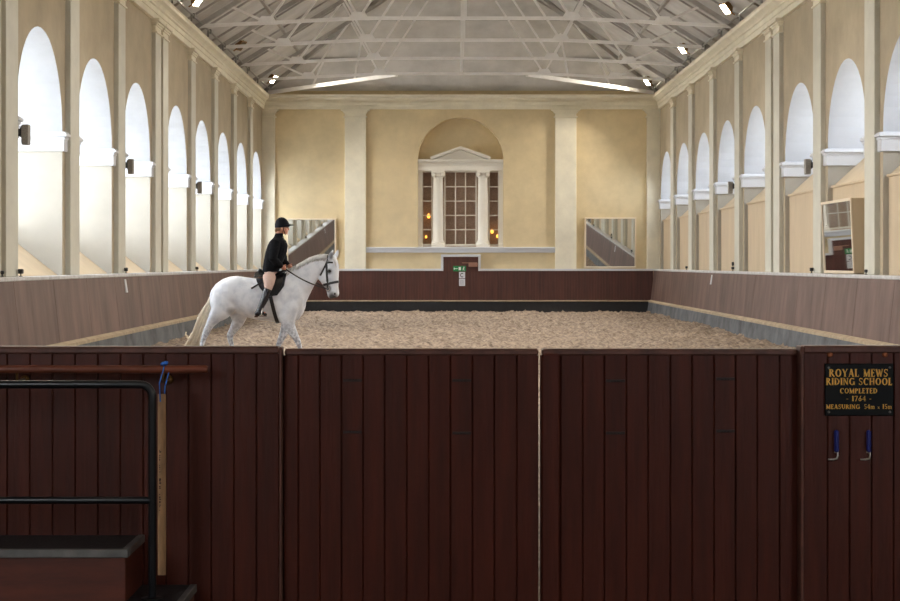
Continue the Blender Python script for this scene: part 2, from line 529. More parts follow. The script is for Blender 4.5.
for s in (-1, 1):
    c = MB()
    x = s * 0.853
    c.bbox(x - 0.25, x + 0.25, -0.25, 0.25, 2.45, 2.55, 0.01)
    prof = [(0.24, 2.55), (0.25, 2.59), (0.24, 2.63), (0.215, 2.65), (0.225, 2.68), (0.205, 2.72), (0.205, 3.4), (0.20, 4.2), (0.18, 5.08), (0.20, 5.10), (0.20, 5.13), (0.18, 5.15), (0.18, 5.20), (0.23, 5.26)]
    full = []
    for (ra, za), (rb, zb) in zip(prof[:-1], prof[1:]):
        full.append((ra, za))
    full.append(prof[-1])
    c.lathe(full, (x, 0, 0), n=48, flutes=16, fd=0.05, frange=(2.72, 5.08))
    for q in (-1, 1):
        c.lathe([(0.065, -0.24), (0.075, -0.2), (0.075, 0.2), (0.065, 0.24)], (0, 0, 0), n=12)
        nv = 4 * 12
        for j in range(len(c.v) - nv, len(c.v)):
            a = c.v[j]
            c.v[j] = (x + q * 0.18 + a[0], a[2], 5.20 + a[1])
    c.bbox(x - 0.25, x + 0.25, -0.25, 0.25, 5.26, 5.34, 0.01)
    build('column', c, M_ORDER, win, smooth=35)
    c = MB()
    c.bbox(s * 1.535 - 0.08, s * 1.535 + 0.08, -0.08, 0.25, 2.45, 5.34, 0.01)
    c.bbox(s * 1.535 - 0.1, s * 1.535 + 0.1, -0.12, 0.25, 2.45, 2.6, 0.01)
    c.bbox(s * 1.535 - 0.1, s * 1.535 + 0.1, -0.12, 0.25, 5.22, 5.34, 0.01)
    build('side_pilaster', c, M_ORDER, win)
si = MB()
si.bbox(-RN, RN, -0.26, 0.25, 2.40, 2.47, 0.01)
build('window_sill', si, M_ORDER, win)
zs0, zs1 = 2.50, 5.34
for (xa, xb, nc) in ((-1.47, -1.06, 1), (-0.62, 0.62, 3), (1.06, 1.47, 1)):
    f = MB()
    t = 0.05
    f.bbox(xa, xa + t, 0.0, 0.09, zs0, zs1, 0.006); f.bbox(xb - t, xb, 0.0, 0.09, zs0, zs1, 0.006)
    f.bbox(xa + t, xb - t, 0.0, 0.09, zs0, zs0 + 0.07, 0.006); f.bbox(xa + t, xb - t, 0.0, 0.09, zs1 - 0.05, zs1, 0.006)
    za, zb = zs0 + 0.07, zs1 - 0.05
    xs = [xa + t + (xb - xa - 2 * t) * k / nc for k in range(nc + 1)]
    zs = [za + (zb - za) * k / 5 for k in range(6)]
    for x in xs[1:-1]:
        f.box(x - 0.02, x + 0.02, 0.015, 0.075, za, zb)
    for z in zs[1:-1]:
        f.box(xa + t, xb - t, 0.01, 0.08, z - 0.02, z + 0.02)
    build('sash_frame', f, M_MULL, win)
    for i in range(nc):
        for j in range(5):
            g = MB().box(xs[i] + 0.004, xs[i + 1] - 0.004, 0.045, 0.052, zs[j] + 0.004, zs[j + 1] - 0.004)
            build('pane', g, MATS['window_glass'], win)
bl = MB().box(-1.5, 1.5, 0.42, 0.46, 2.4, 5.4)
build('interior_blind', bl, M_BLIND, win)

# ------------------------------------------------------------------ kick boards round the arena
def kick(sg, xw, side):
    def P(o, y, z):
        return (xw - sg * o, y, z)
    ya, yb = 9.0, YE - 0.30
    k = MB().prism([P(0, 0, -0.05), P(0.52, 0, -0.05), P(0.46, 0, 0.38), P(0.0, 0, 0.38)], (0, ya, 0), (0, yb, 0))
    root = struct('baseboard_' + side, 'leaning brown kick-board wall on a grey kerb below the ' + ('mirror bay wall' if sg > 0 else 'recessed windows'), 'kick wall', k, [M_KERB])
    build('kerb_top', MB().prism([P(0.0, 0, 0.375), P(0.475, 0, 0.375), P(0.47, 0, 0.43), P(0.38, 0, 0.465), P(0.0, 0, 0.465)], (0, ya, 0), (0, yb, 0)), M_DUST, root)
    y = yb
    L = 2.7
    pan = MB().prism([P(0.32, 0, 0.46), P(0.37, 0, 0.46), P(0.25, 0, 1.55), P(0.20, 0, 1.55)], (0, -L + 0.014, 0), (0, 0, 0))
    pme = pan.mesh('kick_panel', [M_KICK])
    led = MB()
    x0, x1 = sorted((P(0.0, 0, 0)[0], P(0.27, 0, 0)[0]))
    led.bbox(x0, x1, -L + 0.006, 0, 1.55, 1.62, 0.012)
    lme = led.mesh('ledge_board', [M_LEDGE])
    while y > ya:
        link('kick_panel', pme, root, (0, y, 0))
        link('ledge_board', lme, root, (0, y, 0))
        y -= L
    return root
kl = kick(-1, XL, 'left')
kr = kick(1, XR, 'right')
YK = YE - 0.30
base = MB().box(XL + 0.05, XR - 0.05, YK - 0.12, YE, -0.05, 0.40)
bb = struct('baseboard_back', 'vertical dark red-brown boarded dado across the end wall', 'kick wall', base, [M_BLACK])
build('kerb_top', MB().bbox(XL + 0.3, XR - 0.3, YK - 0.14, YE, 0.395, 0.45, 0.01), M_DUST, bb)
# matchboards of the end dado: one strip mesh per board width group
bw = 0.105
nb = int((XR - XL - 0.48) / bw)
xs0 = XL + 0.24
bme = MB().prism([(0.0, YK + 0.03, 0), (0.0, YK + 0.006, 0), (0.008, YK, 0), (bw - 0.008, YK, 0), (bw, YK + 0.006, 0), (bw, YK + 0.03, 0)], (0, 0, 0.45), (0, 0, 1.55)).mesh('matchboard', [M_ENDBRN])
for i in range(nb):
    link('matchboard', bme, bb, (xs0 + i * bw, 0, 0))
for (xa, xb) in ((XL + 0.2, E(441, 0)[0]), (E(480.5, 0)[0], XR - 0.2)):
    build('ledge_board', MB().bbox(xa, xb, YK - 0.03, YE, 1.55, 1.63, 0.01), M_WHITE, bb)
# door in the dado with its stepped white surround
dx0, dx1 = E(441, 0)[0], E(480.5, 0)[0]
zt = E(0, 254.5)[1]
dm = MB().bbox(dx0 + 0.05, dx1 - 0.05, YK - 0.004, YE, 1.5, zt - 0.05, 0.008)
door = struct('door_1', 'brown door head rising above the end dado inside white trim', 'door', dm, [M_ENDBRN])
tr = MB()
tr.bbox(dx0, dx1, YK - 0.03, YE, zt - 0.09, zt, 0.008)
tr.bbox(dx0, dx0 + 0.09, YK - 0.03, YE, 1.55, zt - 0.09, 0.008)
tr.bbox(dx1 - 0.09, dx1, YK - 0.03, YE, 1.55, zt - 0.09, 0.008)
build('door_trim', tr, M_WHITE, door)
xa, za = E(468.5, 267.0); xb, zb = E(477.5, 262.5)
cl = MB().bbox(xa, xb, YK - 0.10, YK - 0.004, za, zb, 0.02)
cl.box(xa - 0.25, xa + 0.1, YK - 0.06, YK - 0.03, zb - 0.03, zb)
build('door_closer', cl, mat('bronze_door_closer', (150, 112, 96), 0.4, 0.1), door)

# ------------------------------------------------------------------ roof
RIDGE, HIP_Y = 13.0, YE - 7.5
ov = 1.6
sl = (RIDGE - ZR0) / 7.5
rf = MB()
A = {}
for nm, th in (('in', 0.0), ('out', 0.25)):
    z0 = ZR0 - sl * ov + th
    zr = RIDGE + th
    e0, e1, e2, e3 = (XL - ov, YN - 0.5, z0), (XR + ov, YN - 0.5, z0), (XR + ov, YE + ov, z0), (XL - ov, YE + ov, z0)
    r0, r1 = (XC, YN - 0.5, zr), (XC, HIP_Y, zr)
    rf.quad(e0, e3, r1, r0); rf.quad(e1, r0, r1, e2); rf.add([e3, e2, r1], [(0, 1, 2)])
roof = struct('ceiling', 'pale grey hipped roof lining above the white trusses', 'ceiling', rf, [M_ROOF])
# common rafters and purlins under the lining
def rz(x):
    return ZR0 + sl * (7.5 - abs(x - XC))
pu = [1.7, 3.6, 5.5]
for d in pu:
    for s in (-1, 1):
        x = XC + s * (7.5 - d)
        build('purlin', MB().bar((x, 9, rz(x) - 0.05), (x, YE - d, rz(x) - 0.05), 0.10, 0.08), M_RAFT, roof)
    z = ZR0 + sl * d - 0.05
    build('purlin', MB().bar((XL + d, YE - d, z), (XR - d, YE - d, z), 0.10, 0.08), M_RAFT, roof)
for s in (-1, 1):
    a = (XC + s * 7.45, YE - 0.05, ZR0 - 0.06)
    build('hip_rafter', MB().bar(a, (XC, HIP_Y, RIDGE - 0.09), 0.10, 0.18), M_RAFT, roof)
yy = YE - 1.2
rme = {}
for s in (-1, 1):
    rme[s] = MB().bar((XC + s * 7.45, 0, rz(XC + 7.45) - 0.03), (XC + s * 0.05, 0, RIDGE - 0.03), 0.06, 0.06).mesh('common_rafter', [M_RAFT])
yr = HIP_Y
while yr > 24:
    for s in (-1, 1):
        link('common_rafter', rme[s], roof, (0, yr, 0))
    yr -= 2.3
# white trusses over the pilasters
def truss(y, label):
    t = thing('roof_truss', label, 'roof truss', (XC, y, 0), 'white roof trusses spanning the hall')
    ZB0, ZB1 = 8.30, 8.52
    bz = lambda x: ZB1 if abs(x) < 2.9 else ZB1 - (ZB1 - ZB0) * (abs(x) - 2.9) / (7.4 - 2.9)
    m = MB()
    for a, b in ((-7.4, -2.9), (-2.9, 2.9), (2.9, 7.4)):
        m.bar((a, 0, bz(a)), (b, 0, bz(b)), 0.10, 0.09)
    build('tie_beam', m, M_TRUSS, t)
    rr = lambda x: ZR0 + sl * (7.5 - abs(x)) - 0.20
    for s in (-1, 1):
        build('rafter', MB().bar((s * 7.35, 0, rr(7.35) + 0.02), (0, 0, rr(0)), 0.11, 0.13), M_RAFT, t)
        for (xa, xb) in ((5.4, 6.4), (5.4, 3.93), (2.9, 3.93), (2.9, 0.12)):
            w = 0.065
            build('strut', MB().bar((s * xa, 0, bz(xa)), (s * xb, 0, rr(xb)), w, w), M_TRUSS, t)
        for xn in (5.4, 2.9):
            z = bz(xn)
            g = MB().prism([(s * xn - 0.30, -0.062, z - 0.05), (s * xn + 0.30, -0.062, z - 0.05), (s * xn + 0.16, -0.062, z + 0.17), (s * xn - 0.16, -0.062, z + 0.17)], (0, 0, 0), (0, 0.124, 0))
            for k in (-0.2, -0.1, 0, 0.1, 0.2):
                g.lathe([(0.014, 0), (0.014, 0.012), (0.006, 0.018)], n=6)
                for j in range(len(g.v) - 18, len(g.v)):
                    a = g.v[j]
                    g.v[j] = (s * xn + k + a[0], -0.062 - a[2], z + a[1])
            build('gusset_plate', g, M_TRUSS, t)
    build('king_post', MB().bar((0, 0, bz(0)), (0, 0, rr(0)), 0.09, 0.07, up=(0, 1, 0)), M_TRUSS, t)
    return t
ORD = ['nearest the end wall', 'second from the end wall', 'third from the end wall', 'fourth from the end wall', 'fifth from the end wall, over the paired pilasters', 'sixth from the end wall', 'seventh from the end wall']
ty = [p for p in PILASTERS if p > 30]
tys, i = [], 0
tys = [y for y in ty if not (40.6 < y < 43.5)] + [sum(y for y in ty if 40.6 < y < 43.5) / 2]
tys.sort(reverse=True)
for y, wd in zip(tys, ORD):
    truss(y, 'white riveted roof truss, ' + wd)
# diagonal ties from the last truss to the corners of the end wall
yt = tys[0]
for s in (-1, 1):
    d = thing('corner_tie', 'white diagonal tie from last truss to end wall corner by the ' + ('plain recess windows' if s < 0 else 'boarded window bays'), 'roof tie', (XC, yt, 0), 'diagonal corner ties of the roof')
    b = MB().bar((s * 7.2, YE - 0.35 - yt, 8.26), (s * 2.3, 0.07, 8.50), 0.13, 0.13)
    build('tie_bar', b, M_TRUSS, d)
    for xa in (0.35, 0.68):
        p0 = Vector((s * 7.2, YE - 0.35 - yt, 8.26)).lerp(Vector((s * 2.3, 0.07, 8.50)), xa)
        top = ZR0 + sl * min(7.5 - abs(p0.x), YE - (yt + p0.y)) - 0.12
        build('strut', MB().bar(p0, (p0.x * 0.92, p0.y, max(top, p0.z + 0.2)), 0.07, 0.07, up=(0, 1, 0)), M_TRUSS, d)

# ------------------------------------------------------------------ floors and the wall behind the camera
nx, ny = 150, 360
gx = np.linspace(XL + 0.3, XR - 0.3, nx)
gy = np.linspace(22, YE - 0.3, ny)
def smooth_noise(kx, ky):
    a = rng.standard_normal((ny // ky + 4, nx // kx + 4))
    yi = np.arange(ny) / ky; xi = np.arange(nx) / kx
    y0 = yi.astype(int); x0 = xi.astype(int)
    fy = (yi - y0)[:, None]; fx = (xi - x0)[None, :]
    fy = fy * fy * (3 - 2 * fy); fx = fx * fx * (3 - 2 * fx)
    g = lambda a_, b_: a[np.ix_(a_, b_)]
    return (g(y0, x0) * (1 - fx) + g(y0, x0 + 1) * fx) * (1 - fy) + (g(y0 + 1, x0) * (1 - fx) + g(y0 + 1, x0 + 1) * fx) * fy
hz = np.clip((gy - 22.0) / 1.5, 0, 1)[:, None] * (0.026 * smooth_noise(2, 2) + 0.03 * smooth_noise(1, 1) + 0.02 * smooth_noise(9, 14))
V = np.stack([np.broadcast_to(gx, (ny, nx)), np.broadcast_to(gy[:, None], (ny, nx)), hz], -1).reshape(-1, 3)
idx = np.arange(nx * ny).reshape(ny, nx)
Fq = np.stack([idx[:-1, :-1], idx[:-1, 1:], idx[1:, 1:], idx[1:, :-1]], -1).reshape(-1, 4)
me = bpy.data.meshes.new('floor')
me.from_pydata(V.tolist(), [], Fq.tolist())
me.shade_smooth()
M_SAND = mat('arena_sand', (168, 150, 132), 0.95, var=0.5, rgb2=(88, 73, 62), scale=8.0, bump=1.0, bscale=13, coord='World', detail=9)
me.materials.append(M_SAND)
fl = tag(link('floor', me), 'churned pale brown sand riding surface', 'sand floor', kind='structure')
m2 = MB().box(XL, XR, 8.3, 22.05, -0.06, 0.0)
tag(build('floor', m2, M_SAND), 'near stretch of arena sand just behind the brown gate', 'sand floor', kind='structure')
m3 = MB().box(XL, XR, YN, 8.3, -0.06, 0.0)
tag(build('floor', m3, mat('lobby_concrete', (96, 90, 84), 0.8, var=0.2, scale=3, coord='World')), 'grey concrete lobby floor in front of the gate', 'floor', kind='structure')
m4 = MB()
fa, fb = ADDED_FRONT
for a, b, c, d in ((XL - 1.5, fa[0], 0, RIDGE + 0.2), (fa[1], fb[0], 0, RIDGE + 0.2), (fb[1], XR + 1.5, 0, RIDGE + 0.2), (fa[0], fa[1], 0, fa[2]), (fa[0], fa[1], fa[3], RIDGE + 0.2), (fb[0], fb[1], 0, fb[2]), (fb[0], fb[1], fb[3], RIDGE + 0.2)):
    m4.box(a, b, YN - 0.3, YN, c, d)
struct('wall_front', 'plain buff wall closing the near end of the hall', 'wall', m4, [M_SIDE])
for FW in ADDED_FRONT:  # frames and glass of the added windows that brighten the gate
    fw = MB()
    for k in range(4):
        x = FW[0] + (FW[1] - FW[0] - 0.08) * k / 3
        fw.box(x, x + 0.08, YN - 0.2, YN - 0.12, FW[2], FW[3])
    for k in range(5):
        z = FW[2] + (FW[3] - FW[2] - 0.08) * k / 4
        fw.box(FW[0], FW[1], YN - 0.19, YN - 0.13, z, z + 0.08)
    wf = struct('window_%d' % win_no, 'added white-framed window lighting the gate from the near end wall by the ' + ('plain recess side' if FW[0] < 0 else 'boarded bay side'), 'window', fw, [M_WHITE])
    build('window_glass', MB().box(FW[0], FW[1], YN - 0.165, YN - 0.155, FW[2], FW[3]), MATS['window_glass'], wf)
    win_no += 1
m5 = MB().box(-90, 90, -60, 150, -0.5, -0.3)  # unseen ground, coloured pale to bounce daylight up to the ceiling
tag(build('ground', m5, mat('pale_yard', (206, 204, 198), 0.9)), 'unseen pale yard bouncing daylight into the hall windows', 'ground', kind='structure')

# ------------------------------------------------------------------ foreground gate, fences
YG = 8.08
S_G = F / YG
def G(x, y, s=S_G):
    return px(x, y, s)
M_GAPDARK = mat('old_gate_putty', (34, 16, 12), 0.5)
def plank_mesh(w, z0, z1, y0, th=0.03, c=0.0035):
    t = 0.012
    return MB().prism([(-0.004, y0 + th, 0), (-0.004, y0 + t, 0), (0.0, y0 + t, 0), (0.0, y0 + c, 0), (c, y0, 0), (w - 0.003 - c, y0, 0), (w - 0.003, y0 + c, 0), (w - 0.003, y0 + th, 0)], (0, 0, z0), (0, 0, z1)).mesh('plank', [M_PLANK])
def planks(root, xs, z0, z1, y0):
    cache = {}
    for a, b in zip(xs[:-1], xs[1:]):
        w = round(b - a, 4)
        if w not in cache:
            cache[w] = plank_mesh(w, z0, z1, y0)
        link('plank', cache[w], root, (a, random.uniform(-0.0015, 0.0015), 0))
def gx_(x):
    return (x - 450) / S_G
zl, zg, zr_ = G(0, 346.5)[1], G(0, 349.5)[1], G(0, 345.5)[1]

# left fence panel
fL = thing('boarded_fence', 'dark brown boarded fence behind the mounting steps and black handrail', 'fence', (0, YG, 0), 'arena fence panels')
n = 30
xe = gx_(279.5)
planks(fL, [xe - 0.1065 * (n - i) for i in range(n + 1)], 0.0, zl - 0.035, 0.0)
build('fence_cap', MB().bbox(xe - 0.1065 * n, xe, -0.012, 0.075, zl - 0.035, zl, 0.008), M_CAP, fL)
build('end_stile', MB().bbox(xe - 0.002, xe + 0.012, -0.008, 0.085, 0.0, zl - 0.002, 0.004), M_CAP, fL)
build('backing_rail', MB().box(xe - 0.1065 * n, xe - 0.01, 0.03, 0.07, 0.9, 1.0), M_PLANK, fL)
# gate leaves
def gate_leaf(x0, x1, joints, label, stile_left, marks):
    g = thing('arena_gate', label, 'gate', (0, YG + 0.045, 0), 'double gate leaves')
    xs = [gx_(j) for j in joints]
    planks(g, xs, 0.02, zg - 0.03, 0.0)
    build('gate_cap', MB().bbox(gx_(x0) + 0.004, gx_(x1) - 0.004, -0.010, 0.07, zg - 0.03, zg, 0.007), M_CAP, g)
    build('backing_rail', MB().box(xs[0] + 0.01, xs[-1] - 0.01, 0.03, 0.07, 1.05, 1.17), M_PLANK, g)
    build('backing_rail', MB().box(xs[0] + 0.01, xs[-1] - 0.01, 0.03, 0.07, 0.3, 0.42), M_PLANK, g)
    if stile_left:
        build('meeting_stile', MB().bbox(gx_(542.3), gx_(560), -0.016, 0.06, 0.02, G(0, 354)[1], 0.006), M_PLANK, g)
    for (xa, xb, ys) in marks:
        for y in ys:
            z = G(0, y)[1]
            st = MB()
            st.bbox(gx_(xa) + 0.006, gx_(xb) - 0.008, -0.004, 0.004, z - 0.0065, z + 0.0065, 0.001)
            for k in (0.35, 0.5, 0.65):
                st.ball((gx_(xa) + (gx_(xb) - gx_(xa)) * k, -0.002, z), (0.011, 0.004, 0.006), 8, 6)
            build('repair_strip', st, M_GAPDARK, g)
    return g
j1 = [282.9] + [270 + v / 2.303 for v in (64, 114, 164, 214, 264, 315, 366, 416, 467, 518, 570)] + [539.6]
gate_leaf(282.9, 539.6, j1, 'left-hung dark brown plank gate leaf with plain closing edge beside the fence corner', False, ((341.5, 363, (381, 433)), (451, 473, (381, 434))))
j2 = [541.6] + [530 + v / 2.303 for v in (73, 124, 174, 225, 275, 327, 377, 428, 478, 528, 580)] + [800.05]
gate_leaf(541.6, 800.05, j2, 'dark brown plank gate leaf with a broad raised meeting stile, beside the black sign', True, ((605.5, 627.5, (381.5, 434)), (716.5, 738, (379.5, 432))))
# right fence panel
fR = thing('boarded_fence', 'dark brown boarded fence carrying the black and gold sign', 'fence', (0, YG - 0.02, 0), 'arena fence panels')
xr = gx_(802.0)
planks(fR, [xr + 0.003] + [gx_(827 + 22.0 * i) for i in range(26)], 0.0, zr_ - 0.035, 0.0)
xend = gx_(827 + 22.0 * 25)
build('fence_cap', MB().bbox(xr, xend, -0.012, 0.085, zr_ - 0.035, zr_, 0.008), M_CAP, fR)
build('end_stile', MB().bbox(xr - 0.012, xr + 0.004, -0.008, 0.10, 0.0, zr_ - 0.002, 0.004), M_CAP, fR)
build('backing_rail', MB().box(xr + 0.01, xend, 0.03, 0.07, 0.9, 1.0), M_PLANK, fR)
for x in (829, 884):
    X, Z = G(x, 354)
    st = MB().lathe([(0.014, 0), (0.014, 0.004), (0.008, 0.008)], n=10)
    st.v = [(X + a, -c, Z + b) for a, b, c in st.v]
    build('wood_plug', st, mat('orange_wood_plug', (150, 82, 42), 0.6), fR)

# ------------------------------------------------------------------ sign with gold serif capitals
TK, TN = 0.23, 0.11
def _o(w, h=1.0, x=0.0, z=0.0, a0=0, a1=360, thick=TK, thin=TN):
    return ('A', x + w / 2, z + h / 2, w / 2, h / 2, a0, a1, thick, thin)
def _l(x0, y0, x1, y1, t):
    return ('L', x0, y0, x1, y1, t)
def _s(x, y, w=0.34):
    return ('L', x - w / 2, y + (0.03 if y < 0.5 else -0.03), x + w / 2, y + (0.03 if y < 0.5 else -0.03), 0.06)
GLY = {
 'I': (0.30, [_l(.15, 0, .15, 1, TK), _s(.15, 0), _s(.15, 1)]),
 'L': (0.62, [_l(.16, 0, .16, 1, TK), _s(.16, 1), _l(.03, .04, .6, .04, TN), _l(.57, 0, .57, .28, .06), _s(.16, 0)]),
 'E': (0.62, [_l(.16, 0, .16, 1, TK), _l(.03, .04, .58, .04, TN), _l(.03, .96, .55, .96, TN), _l(.2, .52, .46, .52, TN), _l(.55, 0, .55, .25, .06), _l(.52, .75, .52, 1, .06), _l(.44, .42, .44, .62, .05)]),
 'T': (0.72, [_l(.36, 0, .36, 1, TK), _s(.36, 0), _l(.03, .96, .69, .96, TN), _l(.05, .72, .05, 1, .06), _l(.67, .72, .67, 1, .06)]),
 'H': (0.86, [_l(.17, 0, .17, 1, TK), _l(.69, 0, .69, 1, TK), _l(.17, .52, .69, .52, TN), _s(.17, 0), _s(.17, 1), _s(.69, 0), _s(.69, 1)]),
 'N': (0.86, [_l(.15, 0, .15, 1, TN), _l(.71, 0, .71, 1, TN), _l(.13, .98, .71, .02, TK), _s(.15, 0, .28), _s(.71, 1, .28), _s(.1, 1, .24)]),
 'M': (1.0, [_l(.15, 0, .15, 1, TN), _l(.85, 0, .85, 1, TK), _l(.15, 1, .48, .05, TK), _l(.48, .05, .83, 1, TN), _s(.15, 0, .28), _s(.85, 0), _s(.1, 1, .22), _s(.88, 1, .24)]),
 'W': (1.06, [_l(.08, 1, .34, .02, TK), _l(.34, .02, .53, .9, TN), _l(.5, .95, .74, .02, TK), _l(.74, .02, .97, 1, TN), _s(.08, 1, .3), _s(.96, 1, .24)]),
 'A': (0.84, [_l(.12, 0, .42, 1, TN), _l(.42, 1, .7, 0, TK), _l(.22, .34, .6, .34, TN), _s(.12, 0, .26), _s(.7, 0, .32)]),
 'Y': (0.8, [_l(.1, 1, .4, .45, TK), _l(.72, 1, .4, .45, TN), _l(.4, 0, .4, .48, TK), _s(.1, 1, .3), _s(.72, 1, .24), _s(.4, 0)]),
 'O': (0.92, [_o(.88, 1, .02)]),
 'C': (0.82, [_o(.86, 1, .02, 0, 50, 310), _l(.74, .7, .74, 1, .07)]),
 'G': (0.9, [_o(.86, 1, .02, 0, 50, 330), _l(.74, .72, .74, 1, .07), _l(.76, .05, .76, .42, TK), _s(.76, .45, .3)]),
 'D': (0.88, [_l(.17, 0, .17, 1, TK), _s(.13, 0, .24), _s(.13, 1, .24), _o(1.3, 1, -.46, 0, -90, 90)]),
 'P': (0.7, [_l(.17, 0, .17, 1, TK), _s(.17, 0), _s(.12, 1, .24), _o(.8, .56, -.15, .44, -90, 90)]),
 'R': (0.8, [_l(.17, 0, .17, 1, TK), _s(.17, 0), _s(.12, 1, .24), _o(.8, .54, -.17, .46, -90, 90), _l(.36, .5, .72, .03, TK), _s(.74, 0, .2)]),
 'S': (0.62, [_o(.52, .54, .05, .46, 40, 270, .12, .1), _o(.54, .54, .03, 0, -140, 90, .12, .1), _l(.28, .5, .32, .5, .16), _l(.53, .72, .53, .98, .06), _l(.06, .02, .06, .28, .06)]),
 'U': (0.84, [_l(.16, .35, .16, 1, TK), _l(.7, .35, .7, 1, TN), _o(.56, .72, .145, 0, 180, 360, .14, .1), _s(.16, 1), _s(.7, 1, .26)]),
 '1': (0.4, [_l(.2, 0, .2, 1, TK), _s(.2, 0), _l(.06, .84, .2, .98, TN)]),
 '7': (0.58, [_l(.04, .95, .54, .95, .1), _l(.52, .95, .2, 0, .15), _l(.05, .76, .05, .98, .06)]),
 '6': (0.62, [_o(.54, .6, .04, 0, 0, 360, .14, .08), _l(.1, .3, .48, 1, .12)]),
 '4': (0.66, [_l(.46, 0, .46, 1, .16), _l(.04, .32, .64, .32, .08), _l(.05, .32, .46, 1, .08), _s(.46, 0, .3)]),
 '5': (0.58, [_o(.52, .62, .02, 0, -150, 120, .15, .09), _l(.12, .54, .12, 1, .08), _l(.1, .94, .52, .94, .12)]),
 'm': (0.96, [_l(.13, 0, .13, .66, .15), _l(.46, 0, .46, .55, .15), _l(.79, 0, .79, .55, .15), _l(.13, .5, .35, .64, .1), _l(.3, .63, .46, .5, .12), _l(.46, .5, .68, .64, .1), _l(.63, .63, .79, .5, .12), _s(.13, 0, .26), _s(.46, 0, .26), _s(.79, 0, .26)]),
 'x': (0.5, [_l(.08, 0.05, .42, .5, .08), _l(.08, .5, .42, .05, .13)]),
 '-': (0.4, [_l(.06, .4, .34, .4, .1)]),
 ' ': (0.42, []),
}
def text_strokes(txt, xc, zb, h, width, y=0.0, dep=0.002):
    tot = sum(GLY[c][0] + 0.1 for c in txt) - 0.1
    sx = width / tot
    x = xc - width / 2
    done = []
    def poly(q):
        done[-1].rings([[(a, y, b) for a, b in q], [(a, y - dep, b) for a, b in q]])
    for c in txt:
        w, st = GLY[c]
        done.append(MB())
        for s in st:
            if s[0] == 'L':
                _, x0, z0, x1, z1, t = s
                X0, Z0, X1, Z1 = x + x0 * sx, zb + z0 * h, x + x1 * sx, zb + z1 * h
                L = math.hypot(X1 - X0, Z1 - Z0) or 1e-6
                if abs(x1 - x0) > abs(z1 - z0):
                    ox, oz = 0, t * h / 2
                else:
                    ox, oz = t * sx / 2, 0
                poly([(X0 - ox, Z0 - oz), (X1 - ox, Z1 - oz), (X1 + ox, Z1 + oz), (X0 + ox, Z0 + oz)])
            else:
                _, cx, cz, rx, rz_, a0, a1, tk, tn = s
                n = max(6, int(abs(a1 - a0) / 15))
                for k in range(n):
                    q = []
                    for a, inner in ((a0 + (a1 - a0) * k / n, 0), (a0 + (a1 - a0) * (k + 1) / n, 0), (a0 + (a1 - a0) * (k + 1) / n, 1), (a0 + (a1 - a0) * k / n, 1)):
                        r_ = math.radians(a)
                        qx = (rx - inner * tk) if True else rx
                        qz = (rz_ - inner * tn)
                        q.append((x + (cx + qx * math.cos(r_)) * sx, zb + (cz + qz * math.sin(r_)) * h))
                    poly(q)
        x += (w + 0.1) * sx
    return [m for m in done if m.v]
M_GOLD = mat('gold_sign_lettering', (240, 180, 72), 0.45)
X0, Z1 = G(825.3, 363.2); X1, Z0 = G(893.8, 415.2)
X0 -= 0.009; X1 -= 0.009
sign = thing('wall_sign', 'small black sign with gold lettering screwed to the boarded fence', 'sign', ((X0 + X1) / 2, YG - 0.022, Z0))
W_, H_ = X1 - X0, Z1 - Z0
build('sign_board', MB().bbox(-W_ / 2, W_ / 2, -0.012, 0.0, 0, H_, 0.003), mat('black_sign_board', (8, 8, 9), 0.5, spec=0.2), sign)
fy = lambda y: (415.2 - y) / S_G
for txt, yb_, yt_, xa, xb in (('ROYAL MEWS', 376.3, 368.5, 829.3, 888.0), ('RIDING SCHOOL', 384.6, 377.4, 826.3, 892.3), ('COMPLETED', 392.9, 387.6, 840.2, 877.5), ('- 1764 -', 400.6, 395.3, 846.5, 871.5), ('MEASURING', 408.3, 403.8, 826.3, 860.0), ('54m x 15m', 408.3, 403.6, 864.3, 892.0)):
    for mbt in text_strokes(txt, ((xa + xb) / 2 - 859.55) / S_G, fy(yb_), (yb_ - yt_) / S_G, (xb - xa) / S_G, -0.012, 0.0015):
        build('letter', mbt, M_GOLD, sign)
for sx_ in (-1, 1):
    for z in (0.018, H_ - 0.018):
        sc = MB().lathe([(0.006, 0), (0.006, 0.002), (0.003, 0.004)], n=10)
        sc.v = [(sx_ * (W_ / 2 - 0.018) + a, -0.012 - c, z + b) for a, b, c in sc.v]
        build('screw', sc, mat('dull_steel', (120, 118, 115), 0.4, 0.8), sign)

# two blue-sleeved hooks
M_BLUE = mat('blue_plastic_sleeve', (26, 34, 112), 0.4)
M_STEEL = mat('bright_steel', (196, 190, 182), 0.3, 0.8)
for k, x in enumerate((836.3, 868.4)):
    X, Z = G(x, 429)
    X -= 0.007
    hk = thing('coat_hook', 'blue-sleeved steel hook under the black sign, ' + ('beside the gate' if k == 0 else 'farther from the gate'), 'hook', (X, YG - 0.022, Z - 0.13), 'blue hooks under the sign')
    b = MB().bbox(-0.0105, 0.0105, -0.024, -0.001, 0.025, 0.128, 0.006)
    build('sleeve', b, M_BLUE, hk)
    pts = [(0.004, -0.012, 0.03), (0.006, -0.014, 0.01), (0.0, -0.022, -0.004), (-0.018, -0.026, -0.008), (-0.042, -0.03, -0.007)]
    build('hook_wire', MB().tube(pts, 0.0045, 8), M_STEEL, hk, smooth=60)
    build('back_plate', MB().bbox(-0.008, 0.008, -0.003, 0.0, 0.02, 0.12, 0.001), M_STEEL, hk)

